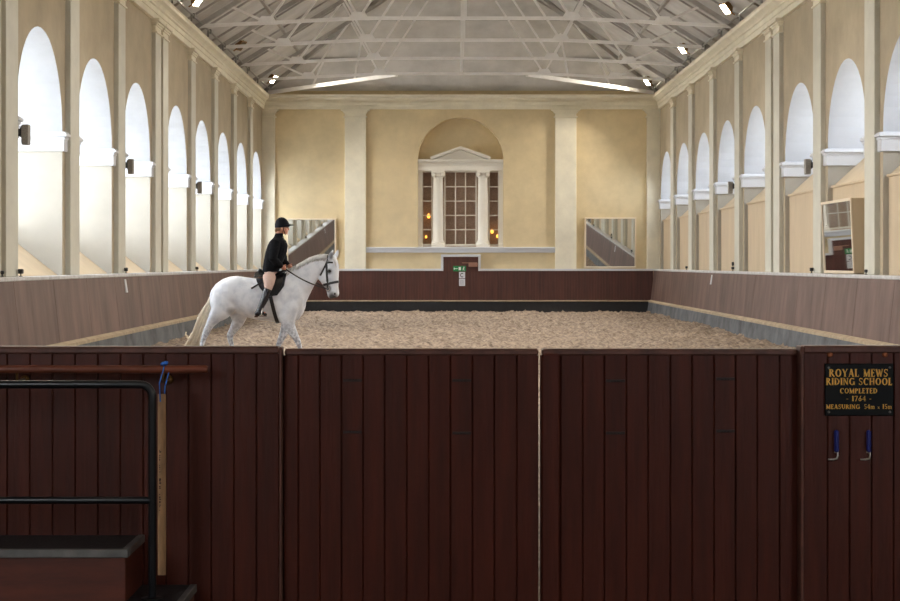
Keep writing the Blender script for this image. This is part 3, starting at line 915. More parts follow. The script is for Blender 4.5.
# ------------------------------------------------------------------ wooden rail on the left fence, stick on a blue cord
SR = 217.0
YRl = F / SR
X1, Zr = (208 - 450) / SR, CAM_Z - (369.3 - 263.5) / SR
rail = thing('wooden_rail', 'round worn brown wooden rail bracketed along the boarded fence', 'rail', (X1, YRl, Zr))
build('rail_bar', MB().tube([(-2.4, 0, 0), (-0.012, 0, 0), (-0.004, 0, 0), (0.0, 0, 0)], [0.0185, 0.0185, 0.0165, 0.012], 14), M_RAIL, rail, smooth=50)
for x in (17, 163.5):
    xx = (x - 208) / SR
    bk = MB()
    bk.tube([(xx, YG - YRl - 0.004, -0.055), (xx, 0.02, -0.055), (xx, 0.0, -0.045), (xx, 0, -0.012)], 0.007, 8)
    bk.lathe([(0.022, 0), (0.022, 0.006), (0.016, 0.012), (0.010, 0.016)], n=14)
    for j in range(len(bk.v) - 56, len(bk.v)):
        a = bk.v[j]
        bk.v[j] = (xx + a[0], YG - YRl - 0.004 - a[2], -0.058 + a[1])
    build('rail_bracket', bk, mat('aged_brass', (128, 92, 50), 0.35, 0.8), rail, smooth=50)
# measuring stick
SS = 221.0
YS = F / SS
xs_, zt_ = (162.0 - 450) / SS, CAM_Z - (394 - 263.5) / SS
zb_ = CAM_Z - (575 - 263.5) / SS
stick = thing('measuring_stick', 'pale wooden measuring stick hanging from the rail by a blue cord', 'stick', (xs_, YS, zb_))
L_ = zt_ - zb_
hw = 0.0175
sk = MB().prism([(-hw, 0.004, 0), (hw, 0.004, 0), (hw + 0.001, 0.004, L_ * 0.5), (hw, 0.004, L_), (-hw, 0.004, L_), (-hw - 0.001, 0.004, L_ * 0.5)], (0, -0.010, 0), (0, 0, 0))
build('stick_body', sk, mat('pale_worn_wood', (222, 172, 124), 0.6, var=0.25, scale=8, stretch=(4, 4, 0.6)), stick)
tk = MB()
for k in range(26):
    z = L_ * (0.36 + 0.34 * k / 26) + random.uniform(-0.004, 0.004)
    if k in (7, 8, 14, 15, 20):
        continue
    w = random.uniform(0.004, 0.009)
    tk.box(-0.012, -0.012 + w, -0.0068, -0.006, z, z + random.uniform(0.003, 0.009))
build('ink_marks', tk, mat('faded_ink', (70, 46, 34), 0.7), stick)
M_CORD = mat('blue_cord', (70, 130, 225), 0.7)
zr_top = Zr - zb_ + 0.02
cd = MB()
yo = YRl - YS
cd.tube([(-0.006, -0.008, L_ - 0.035), (-0.010, -0.009, L_ + 0.05), (-0.013, yo - 0.026, zr_top - 0.02), (-0.012, yo - 0.012, zr_top + 0.003), (-0.008, yo + 0.004, zr_top + 0.004), (0.008, yo + 0.024, zr_top - 0.02), (0.012, 0.006, L_ + 0.03), (0.010, 0.005, L_ - 0.03), (-0.004, -0.002, L_ - 0.035)], 0.0032, 8)
build('cord', cd, M_CORD, stick, smooth=70)
kn = MB()
for a, b, c, r in ((-0.014, -0.024, 0.012, 0.010), (-0.002, -0.022, 0.016, 0.010), (-0.022, -0.02, 0.008, 0.007)):
    kn.ball((a, yo + b, zr_top + c - 0.004), r, 10, 7)
build('knot', kn, M_CORD, stick, smooth=70)

# ------------------------------------------------------------------ mounting steps with black handrail
M_TREAD = mat('dark_rubber_tread', (48, 42, 42), 0.6, var=0.3, scale=14, bump=0.3, bscale=60)
M_NOSE = mat('grey_nosing_strip', (124, 120, 116), 0.5, var=0.2, scale=9)
M_STEP = mat('red_brown_step_board', (108, 50, 33), 0.5, var=0.3, scale=2.5, stretch=(1, 1, 6))
steps = thing('mounting_steps', 'brown wooden mounting steps with grey-edged dark treads', 'steps', (0, YG - 0.03, 0))
def step(x1, d0, z, zprev):
    x0 = -3.2
    st = MB().bbox(x0, x1 - 0.012, -d0 + 0.012, -0.002, 0.0, z - 0.03, 0.004)
    build('step_box', st, M_STEP, steps)
    build('tread', MB().bbox(x0, x1 - 0.03, -d0 + 0.03, -0.002, z - 0.03, z, 0.003), M_TREAD, steps)
    ns = MB()
    ns.bbox(x0, x1, -d0, -d0 + 0.032, z - 0.034, z + 0.003, 0.003)
    ns.bbox(x1 - 0.032, x1, -d0 + 0.033, -0.002, z - 0.034, z + 0.003, 0.003)
    build('nosing', ns, M_NOSE, steps)
sb = F / (YG - 0.03)
zU = CAM_Z - (535 - 263.5) / sb
zLo = CAM_Z - (584.5 - 263.5) / sb
step((197 - 450) / sb, 0.80, zLo, 0)
step((145 - 450) / sb, 0.43, zU, zLo)
SH = 224.0
YH = F / SH
hxp = (152.2 - 450) / SH
hr = thing('handrail', 'black tubular steel handrail with rounded corner beside the steps', 'handrail', (hxp, YH, 0))
zt1, zm1 = CAM_Z - (384.5 - 263.5) / SH, CAM_Z - (500.3 - 263.5) / SH
rc = 0.055
arc = [(-rc + rc * math.cos(a), 0, zt1 - rc + rc * math.sin(a)) for a in [math.pi / 2 * k / 8 for k in range(9)]]
build('rail_post', MB().tube([(0, 0, zLo + 0.006), (0, 0, zt1 - rc - 0.05)] + arc + [(-1.7, 0, zt1)], 0.0182, 14), M_IRON, hr, smooth=60)
build('middle_rail', MB().tube([(0.0, 0, zm1), (-1.7, 0, zm1)], 0.0165, 12), M_IRON, hr, smooth=60)
build('foot_flange', MB().lathe([(0.05, zLo + 0.003), (0.05, zLo + 0.010), (0.022, zLo + 0.014)], n=16), M_IRON, hr, smooth=40)

# ------------------------------------------------------------------ mirrors
M_MIRROR = mat('mirror_silver', (214, 216, 214), 0.02, 1.0)
M_FRAME = mat('pale_wood_frame', (222, 206, 182), 0.5)
def mirror(label, w, h, loc, rotz, tilt, dep, mats_side, group):
    """mirror facing local -Y, bottom edge at loc, leaning forward by tilt"""
    r = thing('wall_mirror', label, 'mirror', loc, group, (0, 0, rotz))
    t = 0.055
    m = MB()
    m.bbox(-w / 2, w / 2, -0.03, 0.0, 0, t, 0.006); m.bbox(-w / 2, w / 2, -0.03, 0.0, h - t, h, 0.006)
    m.bbox(-w / 2, -w / 2 + t, -0.03, 0.0, t, h - t, 0.006); m.bbox(w / 2 - t, w / 2, -0.03, 0.0, t, h - t, 0.006)
    f = build('mirror_frame', m, M_FRAME, r, (0, -dep, 0), rot=(tilt, 0, 0))
    build('mirror_glass', MB().box(-w / 2 + t, w / 2 - t, -0.012, -0.004, t, h - t), M_MIRROR, r, (0, -dep, 0), rot=(tilt, 0, 0))
    hx, hy = h * math.cos(tilt), -dep - h * math.sin(tilt)
    bx_ = MB().prism([(0, 0, 0.005), (0, -dep, 0.005), (0, hy, hx - 0.005), (0, 0, hx - 0.005)], (-w / 2 + 0.004, 0, 0), (w / 2 - 0.004, 0, 0))
    build('mirror_box', bx_, mats_side, r)
    return r
TL = math.radians(2.25)
for xa, xb, ya, yb, lb in ((287, 336.3, 218.3, 268.5, 'square mirror on the end wall behind the rider'), (584.4, 635.8, 217.4, 267.8, 'square mirror on the end wall beside the boarded window bays')):
    x0, z1 = E(xa, ya); x1, z0 = E(xb, yb)
    mirror(lb, x1 - x0, z1 - z0, ((x0 + x1) / 2, YE, max(z0, 1.635)), 0, TL, 0.06, M_FRAME, 'wall mirrors of the arena')
mirror('tall boxed mirror in a boarded bay of the side wall, reflecting the end door', 2.62, 1.46, (XR - 0.02 + 0.10, 34.25, 1.635), -math.pi / 2, math.radians(2.6), 0.24, M_BOARD, 'wall mirrors of the arena')

# ------------------------------------------------------------------ signs on the end door
YD = YK - 0.006
x0, z1 = E(453.2, 265.9); x1, z0 = E(466.0, 271.3)
w, h = x1 - x0, z1 - z0
s1 = thing('exit_sign', 'green emergency exit sign above the letter C on the end door', 'exit sign', ((x0 + x1) / 2, YD, z0))
build('sign_plate', MB().bbox(-w / 2, w / 2, -0.015, 0, 0, h, 0.004), mat('exit_green', (22, 128, 70), 0.5), s1)
wp = MB()
wp.ball((w * 0.33, -0.016, h * 0.76), (0.022, 0.004, 0.022), 10, 6)
wp.bar((w * 0.33, -0.017, h * 0.66), (w * 0.30, -0.017, h * 0.4), 0.004, 0.035, up=(1, 0, 0))
wp.bar((w * 0.30, -0.017, h * 0.42), (w * 0.36, -0.017, h * 0.16), 0.004, 0.02, up=(1, 0, 0))
wp.bar((w * 0.30, -0.017, h * 0.42), (w * 0.23, -0.017, h * 0.2), 0.004, 0.02, up=(1, 0, 0))
wp.bar((w * 0.33, -0.017, h * 0.64), (w * 0.24, -0.017, h * 0.5), 0.004, 0.016, up=(1, 0, 0))
wp.bar((-w * 0.42, -0.017, h * 0.5), (-w * 0.16, -0.017, h * 0.5), 0.004, 0.022)
wp.prism([(-w * 0.42, 0, h * 0.75), (-w * 0.47, 0, h * 0.5), (-w * 0.42, 0, h * 0.25), (-w * 0.36, 0, h * 0.5)], (0, -0.019, 0), (0, -0.015, 0))
wp.box(-w * 0.08, w * 0.1, -0.018, -0.015, h * 0.2, h * 0.8)
build('pictogram', wp, mat('sign_white', (222, 232, 224), 0.5), s1)
M_PAPER = mat('white_card', (222, 224, 230), 0.6)
x0, z1 = E(459.0, 271.9); x1, z0 = E(465.0, 278.3)
w, h = x1 - x0, z1 - z0
s2 = thing('letter_plate', 'white square plate with black letter C on the end door', 'sign', ((x0 + x1) / 2, YD, z0))
build('plate', MB().bbox(-w / 2, w / 2, -0.012, 0, 0, h, 0.004), M_PAPER, s2)
ct = MB()
n = 20
for k in range(n):
    q = []
    for a, r in ((k, 1), (k + 1, 1), (k + 1, .68), (k, .68)):
        t = math.radians(48 + 264 * a / n)
        q.append((w * 0.30 * r * math.cos(t), h / 2 + h * 0.34 * r * math.sin(t)))
    ct.rings([[(a, -0.012, b) for a, b in q], [(a, -0.016, b) for a, b in q]])
build('letter', ct, mat('black_letter', (22, 24, 30), 0.5), s2)
x0, z1 = E(459.0, 278.9); x1, z0 = E(465.0, 285.8)
w, h = x1 - x0, z1 - z0
s3 = thing('notice', 'white printed notice below the letter C on the end door', 'notice', ((x0 + x1) / 2, YD, z0))
build('sheet', MB().bbox(-w / 2, w / 2, -0.008, 0, 0, h, 0.003), M_PAPER, s3)
pr = MB()
for k in range(6):
    pr.box(-w * 0.38, w * (0.38 - 0.12 * (k % 2)), -0.010, -0.008, h * (0.16 + 0.125 * k), h * (0.20 + 0.125 * k))
build('print_lines', pr, mat('grey_print', (140, 146, 160), 0.7), s3)

# ------------------------------------------------------------------ speakers at the arch springing
M_SPK = mat('grey_speaker_case', (140, 136, 130), 0.5)
M_SPKD = mat('dark_speaker_bracket', (36, 36, 40), 0.5)
M_GRILLE = mat('grey_speaker_grille', (150, 144, 136), 0.6, var=0.3, scale=60)
def speaker(sg, xw, ypil, label):
    """hangs on the far side of a pilaster, at the near edge of the opening"""
    far = ypil + PW / 2
    sp = thing('wall_speaker', label, 'speaker', (xw - sg * 0.10, far + 0.16, 3.76), 'speakers beside the arches')
    wd = 0.13
    cab = MB().bbox(-0.057, 0.057, -0.09, 0.09, 0.0, 0.33, 0.012)
    cab.v = [(a - sg * 0.085, b, c) for a, b, c in cab.v]
    build('cabinet', cab, M_SPK, sp)
    gr = MB().bbox(-0.055, 0.055, -0.10, -0.09, 0.02, 0.31, 0.005)
    gr.v = [(a - sg * 0.085, b, c) for a, b, c in gr.v]
    build('grille', gr, M_GRILLE, sp)
    br = MB()
    br.bbox(min(0, -sg * 0.03), max(0, -sg * 0.03), -0.05, 0.05, 0.12, 0.30, 0.006)
    br.bbox(min(sg * 0.06, 0), max(sg * 0.06, 0), -0.09, 0.03, 0.14, 0.26, 0.004)
    br.bbox(-0.02, 0.02, -0.16, -0.085, 0.18, 0.22, 0.004)
    build('bracket', br, M_SPKD, sp)
def pil_near(y):
    return min(PILASTERS, key=lambda p: abs(p - y))
for y in (27.5, 37.0, 48.5):
    speaker(-1, XL, pil_near(y), {27.5: 'grey box speaker on the pair of pilasters farthest from the end wall', 37.0: 'grey box speaker between two plain recesses, second from the corner by the rider', 48.5: 'small grey box speaker on the recess wall directly behind the rider'}[y])
for y in (37.0, 48.5):
    speaker(1, XR, pil_near(y), {37.0: 'grey box speaker beside the boarded bay with the tall mirror', 48.5: 'grey box speaker among the boarded bays beyond the paired pilasters'}[y])

# ------------------------------------------------------------------ small units on the ledge and marker plates
M_UNIT = mat('dark_unit_case', (46, 46, 48), 0.5)
def ledge_unit(sg, xw, y, kind, label):
    u = thing('ledge_sensor', label, 'sensor', (xw - sg * 0.16, y, 1.62), 'small units on the white ledge')
    build('bracket', MB().lathe([(0.03, 0), (0.03, 0.008), (0.010, 0.012), (0.010, 0.05)], n=10), M_UNIT, u)
    s = 0.85 if kind else 0.6
    c = MB().bbox(-0.045 * s, 0.045 * s, -0.05 * s, 0.05 * s, 0.045, 0.045 + 0.09 * s, 0.01)
    build('case', c, M_UNIT, u)
    l = MB().lathe([(0.025 * s, 0), (0.028 * s, 0.02), (0.02 * s, 0.03)], n=12)
    l.v = [(a, -0.05 * s - c_, 0.09 * s + b) for a, b, c_ in l.v]
    build('lens', l, mat('sensor_lens', (20, 22, 28), 0.15), u)
    if kind == 2:
        c = MB().bbox(-0.03, 0.03, -0.03, 0.03, 0.15, 0.25, 0.01)
        c.tube([(0, 0, 0.13), (0, 0, 0.16)], 0.01, 8)
        build('upper_case', c, M_UNIT, u)
    return u
def y_at(x, xw, sg, o=0.16):
    return F * abs(xw - sg * o) / abs(x - 450)
for x, kd, lb in ((20.8, 1, 'dark box unit on the ledge below the speaker nearest the gate'), (126, 1, 'dark box unit on the ledge above the white marker plate, plain recess side'), (197, 1, 'dark box unit on the ledge just behind the horse'), (2.4, 0, 'small dark unit on the ledge between paired pilasters by plain recesses')):
    ledge_unit(-1, XL, y_at(x, XL, -1), kd, lb)
for x, kd, lb in ((686.5, 1, 'dark box unit on the ledge, third bay from the end wall mirror'), (732.8, 2, 'tall two-part dark unit on the ledge of the boarded bays'), (811.6, 1, 'dark box unit on the ledge beside the tall boxed mirror'), (866, 0, 'small dark unit on the ledge past the tall boxed mirror')):
    ledge_unit(1, XR, y_at(x, XR, 1), kd, lb)
for sg, xw, x, lb in ((-1, XL, 126, 'narrow white marker plate on the kick boards of the plain recess side'), (1, XR, 711.3, 'narrow white marker plate on the kick boards of the boarded bay side')):
    y = y_at(x, xw, sg, 0.28)
    a, b = (0.245 + 0.02, 1.50), (0.245 + 0.02 + 0.045, 1.22)
    mp_ = thing('marker_plate', lb, 'marker', (xw - sg * 0.30, y, 1.20), 'white marker plates on the kick boards')
    dz = b[1] - 1.20
    p = MB()
    p.prism([(sg * (0.30 - a[0]), 0, a[1] - 1.2), (sg * (0.30 - b[0]), 0, b[1] - 1.2), (sg * (0.30 - b[0] + 0.03), 0, b[1] - 1.2), (sg * (0.30 - a[0] + 0.03), 0, a[1] - 1.2)], (0, -0.09, 0), (0, 0.09, 0))
    build('plate', p, M_WHITE, mp_)
    q = MB()
    for k in range(3):
        t = 0.18 + 0.3 * k
        oo, zz = a[0] + (b[0] - a[0]) * t, a[1] + (b[1] - a[1]) * t - 1.2
        q.box(min(sg * (0.30 - oo), sg * (0.30 - oo - 0.004)), max(sg * (0.30 - oo), sg * (0.30 - oo - 0.004)), -0.05, 0.05, zz - 0.05, zz - 0.03)
    build('mark', q, mat('grey_mark', (90, 90, 92), 0.6), mp_)

# ------------------------------------------------------------------ floodlights and conduit under the roof
LAMP_W = 125.0
M_BRASS = mat('bronze_lamp_housing', (150, 116, 72), 0.35, 0.7)
M_LIT = mat('lit_lamp_face', (255, 246, 226), 0.5, emit=((255, 240, 212), 30.0))
M_UNLIT = mat('unlit_lamp_face', (120, 110, 96), 0.2)
def floodlight(sg, xw, y, label, o=0.66, z=8.54, lit=True, aim=None):
    p = Vector((xw - sg * o, y, z))
    fl_ = thing('floodlight', label, 'floodlight', p, 'floodlights along the cornices')
    d = Vector(aim or (-sg * 0.7, -0.4, -0.75)).normalized()
    q = d.to_track_quat('-Z', 'Y')
    hs = MB()
    a, b = (0.11, 0.16), (0.06, 0.10)
    def rect(w, h, zz):
        return [q @ Vector(v) for v in ((-w, -h, zz), (w, -h, zz), (w, h, zz), (-w, h, zz))]
    hs.rings([rect(*b, 0.16), rect(0.085, 0.13, 0.11), rect(*a, 0.02), rect(a[0] + 0.015, a[1] + 0.015, 0.015), rect(a[0] + 0.015, a[1] + 0.015, -0.02)])
    for k in range(4):
        hs.rings([rect(0.004, 0.11, 0.12), rect(0.004, 0.11, 0.19)])
        for j in range(len(hs.v) - 8, len(hs.v)):
            hs.v[j] = tuple(Vector(hs.v[j]) + q @ Vector((-0.045 + 0.03 * k, 0, 0)))
    build('housing', hs, M_BRASS, fl_)
    fc = MB().rings([rect(0.10, 0.15, -0.020), rect(0.10, 0.15, -0.026)])
    build('lamp_face', fc, M_LIT if lit else M_UNLIT, fl_)
    yk = MB()
    for s in (-1, 1):
        yk.bar(q @ Vector((0, s * 0.185, 0.05)), Vector((sg * 0.12, 0, -0.08)) + q @ Vector((0, s * 0.08, 0.05)), 0.02, 0.012)
    yk.tube([(sg * 0.12, 0, -0.08), (sg * 0.24, 0, -0.16)], 0.02, 8)
    build('yoke', yk, M_BRASS, fl_)
    if lit:
        ld = bpy.data.lights.new('flood_beam', 'AREA')
        ld.shape = 'RECTANGLE'
        ld.size, ld.size_y = 0.2, 0.3
        ld.energy = LAMP_W
        ld.color = (1.0, 0.90, 0.76)
        ld.spread = math.radians(115)
        lo = bpy.data.objects.new('flood_beam', ld)
        COL.objects.link(lo)
        lo.parent = fl_
        lo.rotation_euler = q.to_euler()
        lo.location = d * 0.032
    return fl_
for sg, xw, rows in ((-1, XL, ((62.6, True, 'nearest the end wall'), (53.0, False, 'second from the end wall, unlit'), (43.9, True, 'third from the end wall'), (34.5, True, 'fourth from the end wall'), (25.0, True, 'fifth from the end wall'))),
                     (1, XR, ((63.4, True, 'nearest the end wall'), (53.8, True, 'second from the end wall'), (45.3, True, 'third from the end wall'), (35.5, True, 'fourth from the end wall'), (26.0, True, 'fifth from the end wall')))):
    for y, lit, wd in rows:
        floodlight(sg, xw, y, 'bronze floodlight above the ' + ('plain recess' if sg < 0 else 'boarded bay') + ' side cornice, ' + wd, lit=lit)
    cdt = thing('conduit', 'grey steel conduit running along the cornice of the ' + ('plain recess' if sg < 0 else 'boarded bay') + ' side', 'conduit', (xw - sg * 0.34, 0, 8.27), 'conduits on the cornices')
    M_COND = mat('galvanised_conduit', (150, 150, 148), 0.45, 0.5)
    build('pipe', MB().tube([(0, 15, 0.08), (0, YE - 0.8, 0.08)], 0.028, 10), M_COND, cdt, smooth=60)
    y = YE - 1.5
    while y > 20:
        b = MB().bbox(-0.025, 0.025, -0.03, 0.03, -0.11, 0.09, 0.004)
        build('pipe_bracket', b, M_COND, cdt, (0, y, 0))
        build('junction_box', MB().bbox(-0.05, 0.05, 0.25, 0.45, 0.02, 0.14, 0.006), M_COND, cdt, (0, y, 0))
        y -= 3.1

# glowing bulbs added for the orange glints in the end window panes
M_GLINT = mat('glint_glow', (255, 190, 90), 0.5, emit=((255, 176, 70), 1.6))
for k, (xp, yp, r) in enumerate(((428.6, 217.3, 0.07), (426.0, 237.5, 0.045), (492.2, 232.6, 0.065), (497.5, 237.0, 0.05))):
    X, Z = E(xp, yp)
    wl = thing('wall_lamp', 'small glowing bulb added for an orange glint behind the ' + ('side light by the rider' if k < 2 else 'side light away from the rider') + (', brighter one' if k % 2 == 0 else ', fainter one'), 'lamp', (X * 1.004, YW + 0.22, Z - 0.05), 'bulbs added for glints in the end window')
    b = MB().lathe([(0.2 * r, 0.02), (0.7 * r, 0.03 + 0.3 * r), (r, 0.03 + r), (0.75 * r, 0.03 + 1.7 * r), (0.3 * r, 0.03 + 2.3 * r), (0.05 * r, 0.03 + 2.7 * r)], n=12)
    build('bulb', b, M_GLINT, wl, smooth=70)
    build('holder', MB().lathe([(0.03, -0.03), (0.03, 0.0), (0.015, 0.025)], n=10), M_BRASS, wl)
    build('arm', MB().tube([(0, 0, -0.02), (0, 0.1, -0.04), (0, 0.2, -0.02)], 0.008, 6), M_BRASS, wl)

# ------------------------------------------------------------------ horse (local frame: x forward, y away from the camera, z up)
S_H = 58.0
HX, HY = (252 - 450) / S_H, F / S_H
def hp(x, y):
    """photo pixel in the plane of the horse -> local x, z"""
    return (x - 252) / S_H, CAM_Z - (y - 263.5) / S_H

def remesh(mb, voxel, smooth_it=6, fac=0.5):
    me = mb.mesh('tmp')
    o = bpy.data.objects.new('tmp', me)
    COL.objects.link(o)
    r = o.modifiers.new('r', 'REMESH')
    r.mode = 'VOXEL'
    r.voxel_size = voxel
    s = o.modifiers.new('s', 'SMOOTH')
    s.iterations = smooth_it
    s.factor = fac
    dg = bpy.context.evaluated_depsgraph_get()
    out = bpy.data.meshes.new_from_object(o.evaluated_get(dg))
    bpy.data.objects.remove(o)
    bpy.data.meshes.remove(me)
    out.shade_smooth()
    return out

def ell_ring(c, a, b, n=20, p=1.0):
    """ring c + a cos + b sin, with a, b vectors; p<1 gives a squarer section"""
    c, a, b = Vector(c), Vector(a), Vector(b)
    out = []
    for k in range(n):
        t = 2 * math.pi * k / n
        ct, st = math.cos(t), math.sin(t)
        ct = math.copysign(abs(ct) ** p, ct); st = math.copysign(abs(st) ** p, st)
        out.append(c + a * ct + b * st)
    return out

def chain(mb, pts, n=14):
    """limb through (x, y, z, r_fore_aft, r_side)"""
    rs = []
    for i, (x, y, z, ra, rb) in enumerate(pts):
        p = Vector((x, y, z))
        t = (Vector(pts[min(i + 1, len(pts) - 1)][:3]) - Vector(pts[max(i - 1, 0)][:3])).normalized()
        side = Vector((0, 1, 0))
        side = (side - t * side.dot(t)).normalized()
        fore = side.cross(t)
        rs.append(ell_ring(p, fore * ra, side * rb, n))
    mb.rings(rs)

hb = MB()
trunk = [(-0.725, 1.30, 1.12, 0.06), (-0.70, 1.37, 1.06, 0.13), (-0.62, 1.48, 0.98, 0.22), (-0.50, 1.565, 0.94, 0.275), (-0.38, 1.605, 0.95, 0.295), (-0.26, 1.618, 0.985, 0.295),
         (-0.10, 1.595, 0.905, 0.305), (0.10, 1.565, 0.855, 0.315), (0.30, 1.565, 0.835, 0.305), (0.45, 1.615, 0.81, 0.28), (0.58, 1.675, 0.80, 0.255), (0.70, 1.69, 0.815, 0.235),
         (0.80, 1.63, 0.86, 0.215), (0.88, 1.48, 0.96, 0.165), (0.925, 1.30, 1.08, 0.09)]
hb.rings([ell_ring((x, 0, (t + b) / 2), (0, 0, (t - b) / 2), (0, w, 0), 28, 0.9) for x, t, b, w in trunk])
neck = [((.50, 1.64), (.86, 1.02), .20), ((.68, 1.725), (.945, 1.18), .155), ((.86, 1.83), (1.0, 1.30), .12), ((1.0, 1.91), (1.065, 1.43), .10), ((1.14, 1.955), (1.135, 1.555), .092), ((1.27, 1.965), (1.23, 1.64), .085), ((1.34, 1.95), (1.29, 1.70), .07)]
hb.rings([ell_ring(((t[0] + b[0]) / 2, 0, (t[1] + b[1]) / 2), ((t[0] - b[0]) / 2, 0, (t[1] - b[1]) / 2), (0, w, 0), 24, 0.92) for t, b, w in neck])
# head, turned a little toward the camera about the poll
PIV = hp(327, 262)
TURN = math.radians(24)
def turn(p):
    d = Vector(p) - Vector((PIV[0], 0, PIV[1]))
    c, s = math.cos(-TURN), math.sin(-TURN)
    return Vector((PIV[0] + d.x * c - d.y * s, d.x * s + d.y * c, PIV[1] + d.z))
def unturn(p):
    d = Vector(p) - Vector((PIV[0], 0, PIV[1]))
    c, s = math.cos(TURN), math.sin(TURN)
    return Vector((PIV[0] + d.x * c - d.y * s, d.x * s + d.y * c, PIV[1] + d.z))
head = [((335.5, 255.5), (326, 261), .055), ((338.2, 259.5), (321.5, 269), .082), ((339.6, 265), (318.8, 276.0), .098), ((340.0, 270.5), (319.2, 280.0), .105), ((339.9, 276), (321.3, 283.5), .092), ((339.6, 281.5), (324.3, 286.5), .074),
        ((339.6, 286), (326.3, 289.8), .064), ((340.2, 290.5), (327.6, 293.8), .064), ((340.4, 294.4), (328.6, 297.2), .066), ((338.8, 297.0), (330.5, 298.9), .05)]
hrs = []
for f_, b_, w in head:
    fx, fz = hp(*f_); bx_, bz_ = hp(*b_)
    hrs.append([turn(p) for p in ell_ring(((fx + bx_) / 2, 0, (fz + bz_) / 2), ((fx - bx_) / 2, 0, (fz - bz_) / 2), (0, w, 0), 22, 0.85)])
hb.rings(hrs)
for s in (-1, 1):           # brow, cheek, nostril rims, ears
    ex, ez = hp(333.0, 270.2)
    hb.ball(turn((ex, s * 0.088, ez)), (0.042, 0.022, 0.03))
    cx, cz = hp(325.0, 277)
    hb.ball(turn((cx, s * 0.062, cz)), (0.10, 0.04, 0.10))
    nx_, nz_ = hp(337.2, 293.2)
    hb.ball(turn((nx_, s * 0.045, nz_)), (0.035, 0.026, 0.04))
    bx0, bz0 = hp(332.2, 260.5)
    tx0, tz0 = hp(336.5, 249.2)
    rs = []
    for t, ra, rb in ((0, .046, .034), (.25, .052, .038), (.5, .050, .036), (.75, .036, .028), (1, .010, .010)):
        c = Vector((bx0 + (tx0 - bx0) * t, s * (0.068 + 0.03 * math.sin(t * 2.4)), bz0 + (tz0 - bz0) * t))
        rs.append([turn(p) for p in ell_ring(c, (ra, 0, 0.01), (0, rb, 0), 12)])
    hb.rings(rs)
NR = -0.165
FR = 0.165
near_hind = [(-0.44, -0.15, 1.28, .22, .13), (-0.46, -0.17, 1.12, .23, .14), (-0.53, -0.175, 1.00, .175, .12), (-0.625, -0.17, 0.90, .112, .09), (-0.705, -0.165, 0.78, .075, .062), (-0.755, -0.165, 0.68, .066, .05), (-0.785, -0.165, 0.61, .06, .048),
             (-0.815, -0.165, 0.52, .044, .038), (-0.86, -0.165, 0.36, .036, .033), (-0.885, -0.165, 0.24, .043, .038), (-0.88, -0.165, 0.16, .038, .034), (-0.855, -0.165, 0.07, .05, .045)]
far_hind = [(-0.36, 0.15, 1.25, .20, .13), (-0.29, 0.165, 1.05, .20, .13), (-0.235, 0.165, 0.93, .16, .11), (-0.27, 0.165, 0.80, .105, .085), (-0.345, 0.165, 0.68, .072, .06), (-0.405, 0.165, 0.58, .06, .05), (-0.395, 0.165, 0.50, .05, .042),
            (-0.36, 0.165, 0.38, .037, .033), (-0.33, 0.165, 0.24, .043, .038), (-0.30, 0.165, 0.15, .038, .034), (-0.26, 0.165, 0.06, .05, .045)]
near_fore = [(0.66, -0.13, 1.30, .17, .09), (0.66, -0.16, 1.08, .17, .11), (0.62, -0.165, 0.90, .145, .10), (0.645, -0.16, 0.77, .115, .085), (0.705, -0.155, 0.665, .086, .068), (0.765, -0.15, 0.57, .064, .056), (0.80, -0.15, 0.50, .056, .052), (0.822, -0.15, 0.44, .048, .044),
             (0.86, -0.15, 0.31, .035, .033), (0.895, -0.15, 0.20, .043, .038), (0.925, -0.15, 0.13, .037, .034), (0.955, -0.15, 0.06, .05, .045)]
far_fore = [(0.66, 0.13, 1.30, .17, .09), (0.66, 0.15, 1.05, .16, .11), (0.62, 0.15, 0.86, .13, .09), (0.575, 0.15, 0.72, .095, .075), (0.525, 0.15, 0.60, .075, .06), (0.475, 0.15, 0.50, .058, .052), (0.455, 0.15, 0.45, .05, .046),
            (0.40, 0.15, 0.31, .036, .033), (0.355, 0.15, 0.20, .043, .038), (0.34, 0.15, 0.13, .037, .034), (0.345, 0.15, 0.06, .05, .045)]
for lg in (near_hind, far_hind, near_fore, far_fore):
    chain(hb, lg)
horse_me = remesh(hb, 0.016, 7, 0.5)

# grey-white coat with darker skin at the muzzle and dapples on the lower legs
coat = bpy.data.materials.new('grey_horse_coat')
coat.use_nodes = True
nt = coat.node_tree
bs = nt.nodes['Principled BSDF']
bs.inputs['Roughness'].default_value = 0.55
tc = nt.nodes.new('ShaderNodeTexCoord')
def nz_(scale, det=4):
    n_ = nt.nodes.new('ShaderNodeTexNoise')
    n_.inputs['Scale'].default_value = scale
    n_.inputs['Detail'].default_value = det
    nt.links.new(tc.outputs['Object'], n_.inputs['Vector'])
    return n_.outputs['Fac']
def mrange(src, a, b, c=0.0, d=1.0):
    r_ = nt.nodes.new('ShaderNodeMapRange')
    for i_, v_ in enumerate((a, b, c, d)):
        r_.inputs[i_ + 1].default_value = v_
    nt.links.new(src, r_.inputs[0])
    return r_.outputs[0]
def mixc(fac, a, b):
    m_ = nt.nodes.new('ShaderNodeMix')
    m_.data_type = 'RGBA'
    nt.links.new(fac, m_.inputs[0])
    for k_, v_ in ((6, a), (7, b)):
        if isinstance(v_, tuple): m_.inputs[k_].default_value = v_
        else: nt.links.new(v_, m_.inputs[k_])
    return m_.outputs[2]
def math_(op, a, b):
    m_ = nt.nodes.new('ShaderNodeMath')
    m_.operation = op
    for k_, v_ in ((0, a), (1, b)):
        if isinstance(v_, (int, float)): m_.inputs[k_].default_value = v_
        else: nt.links.new(v_, m_.inputs[k_])
    return m_.outputs[0]
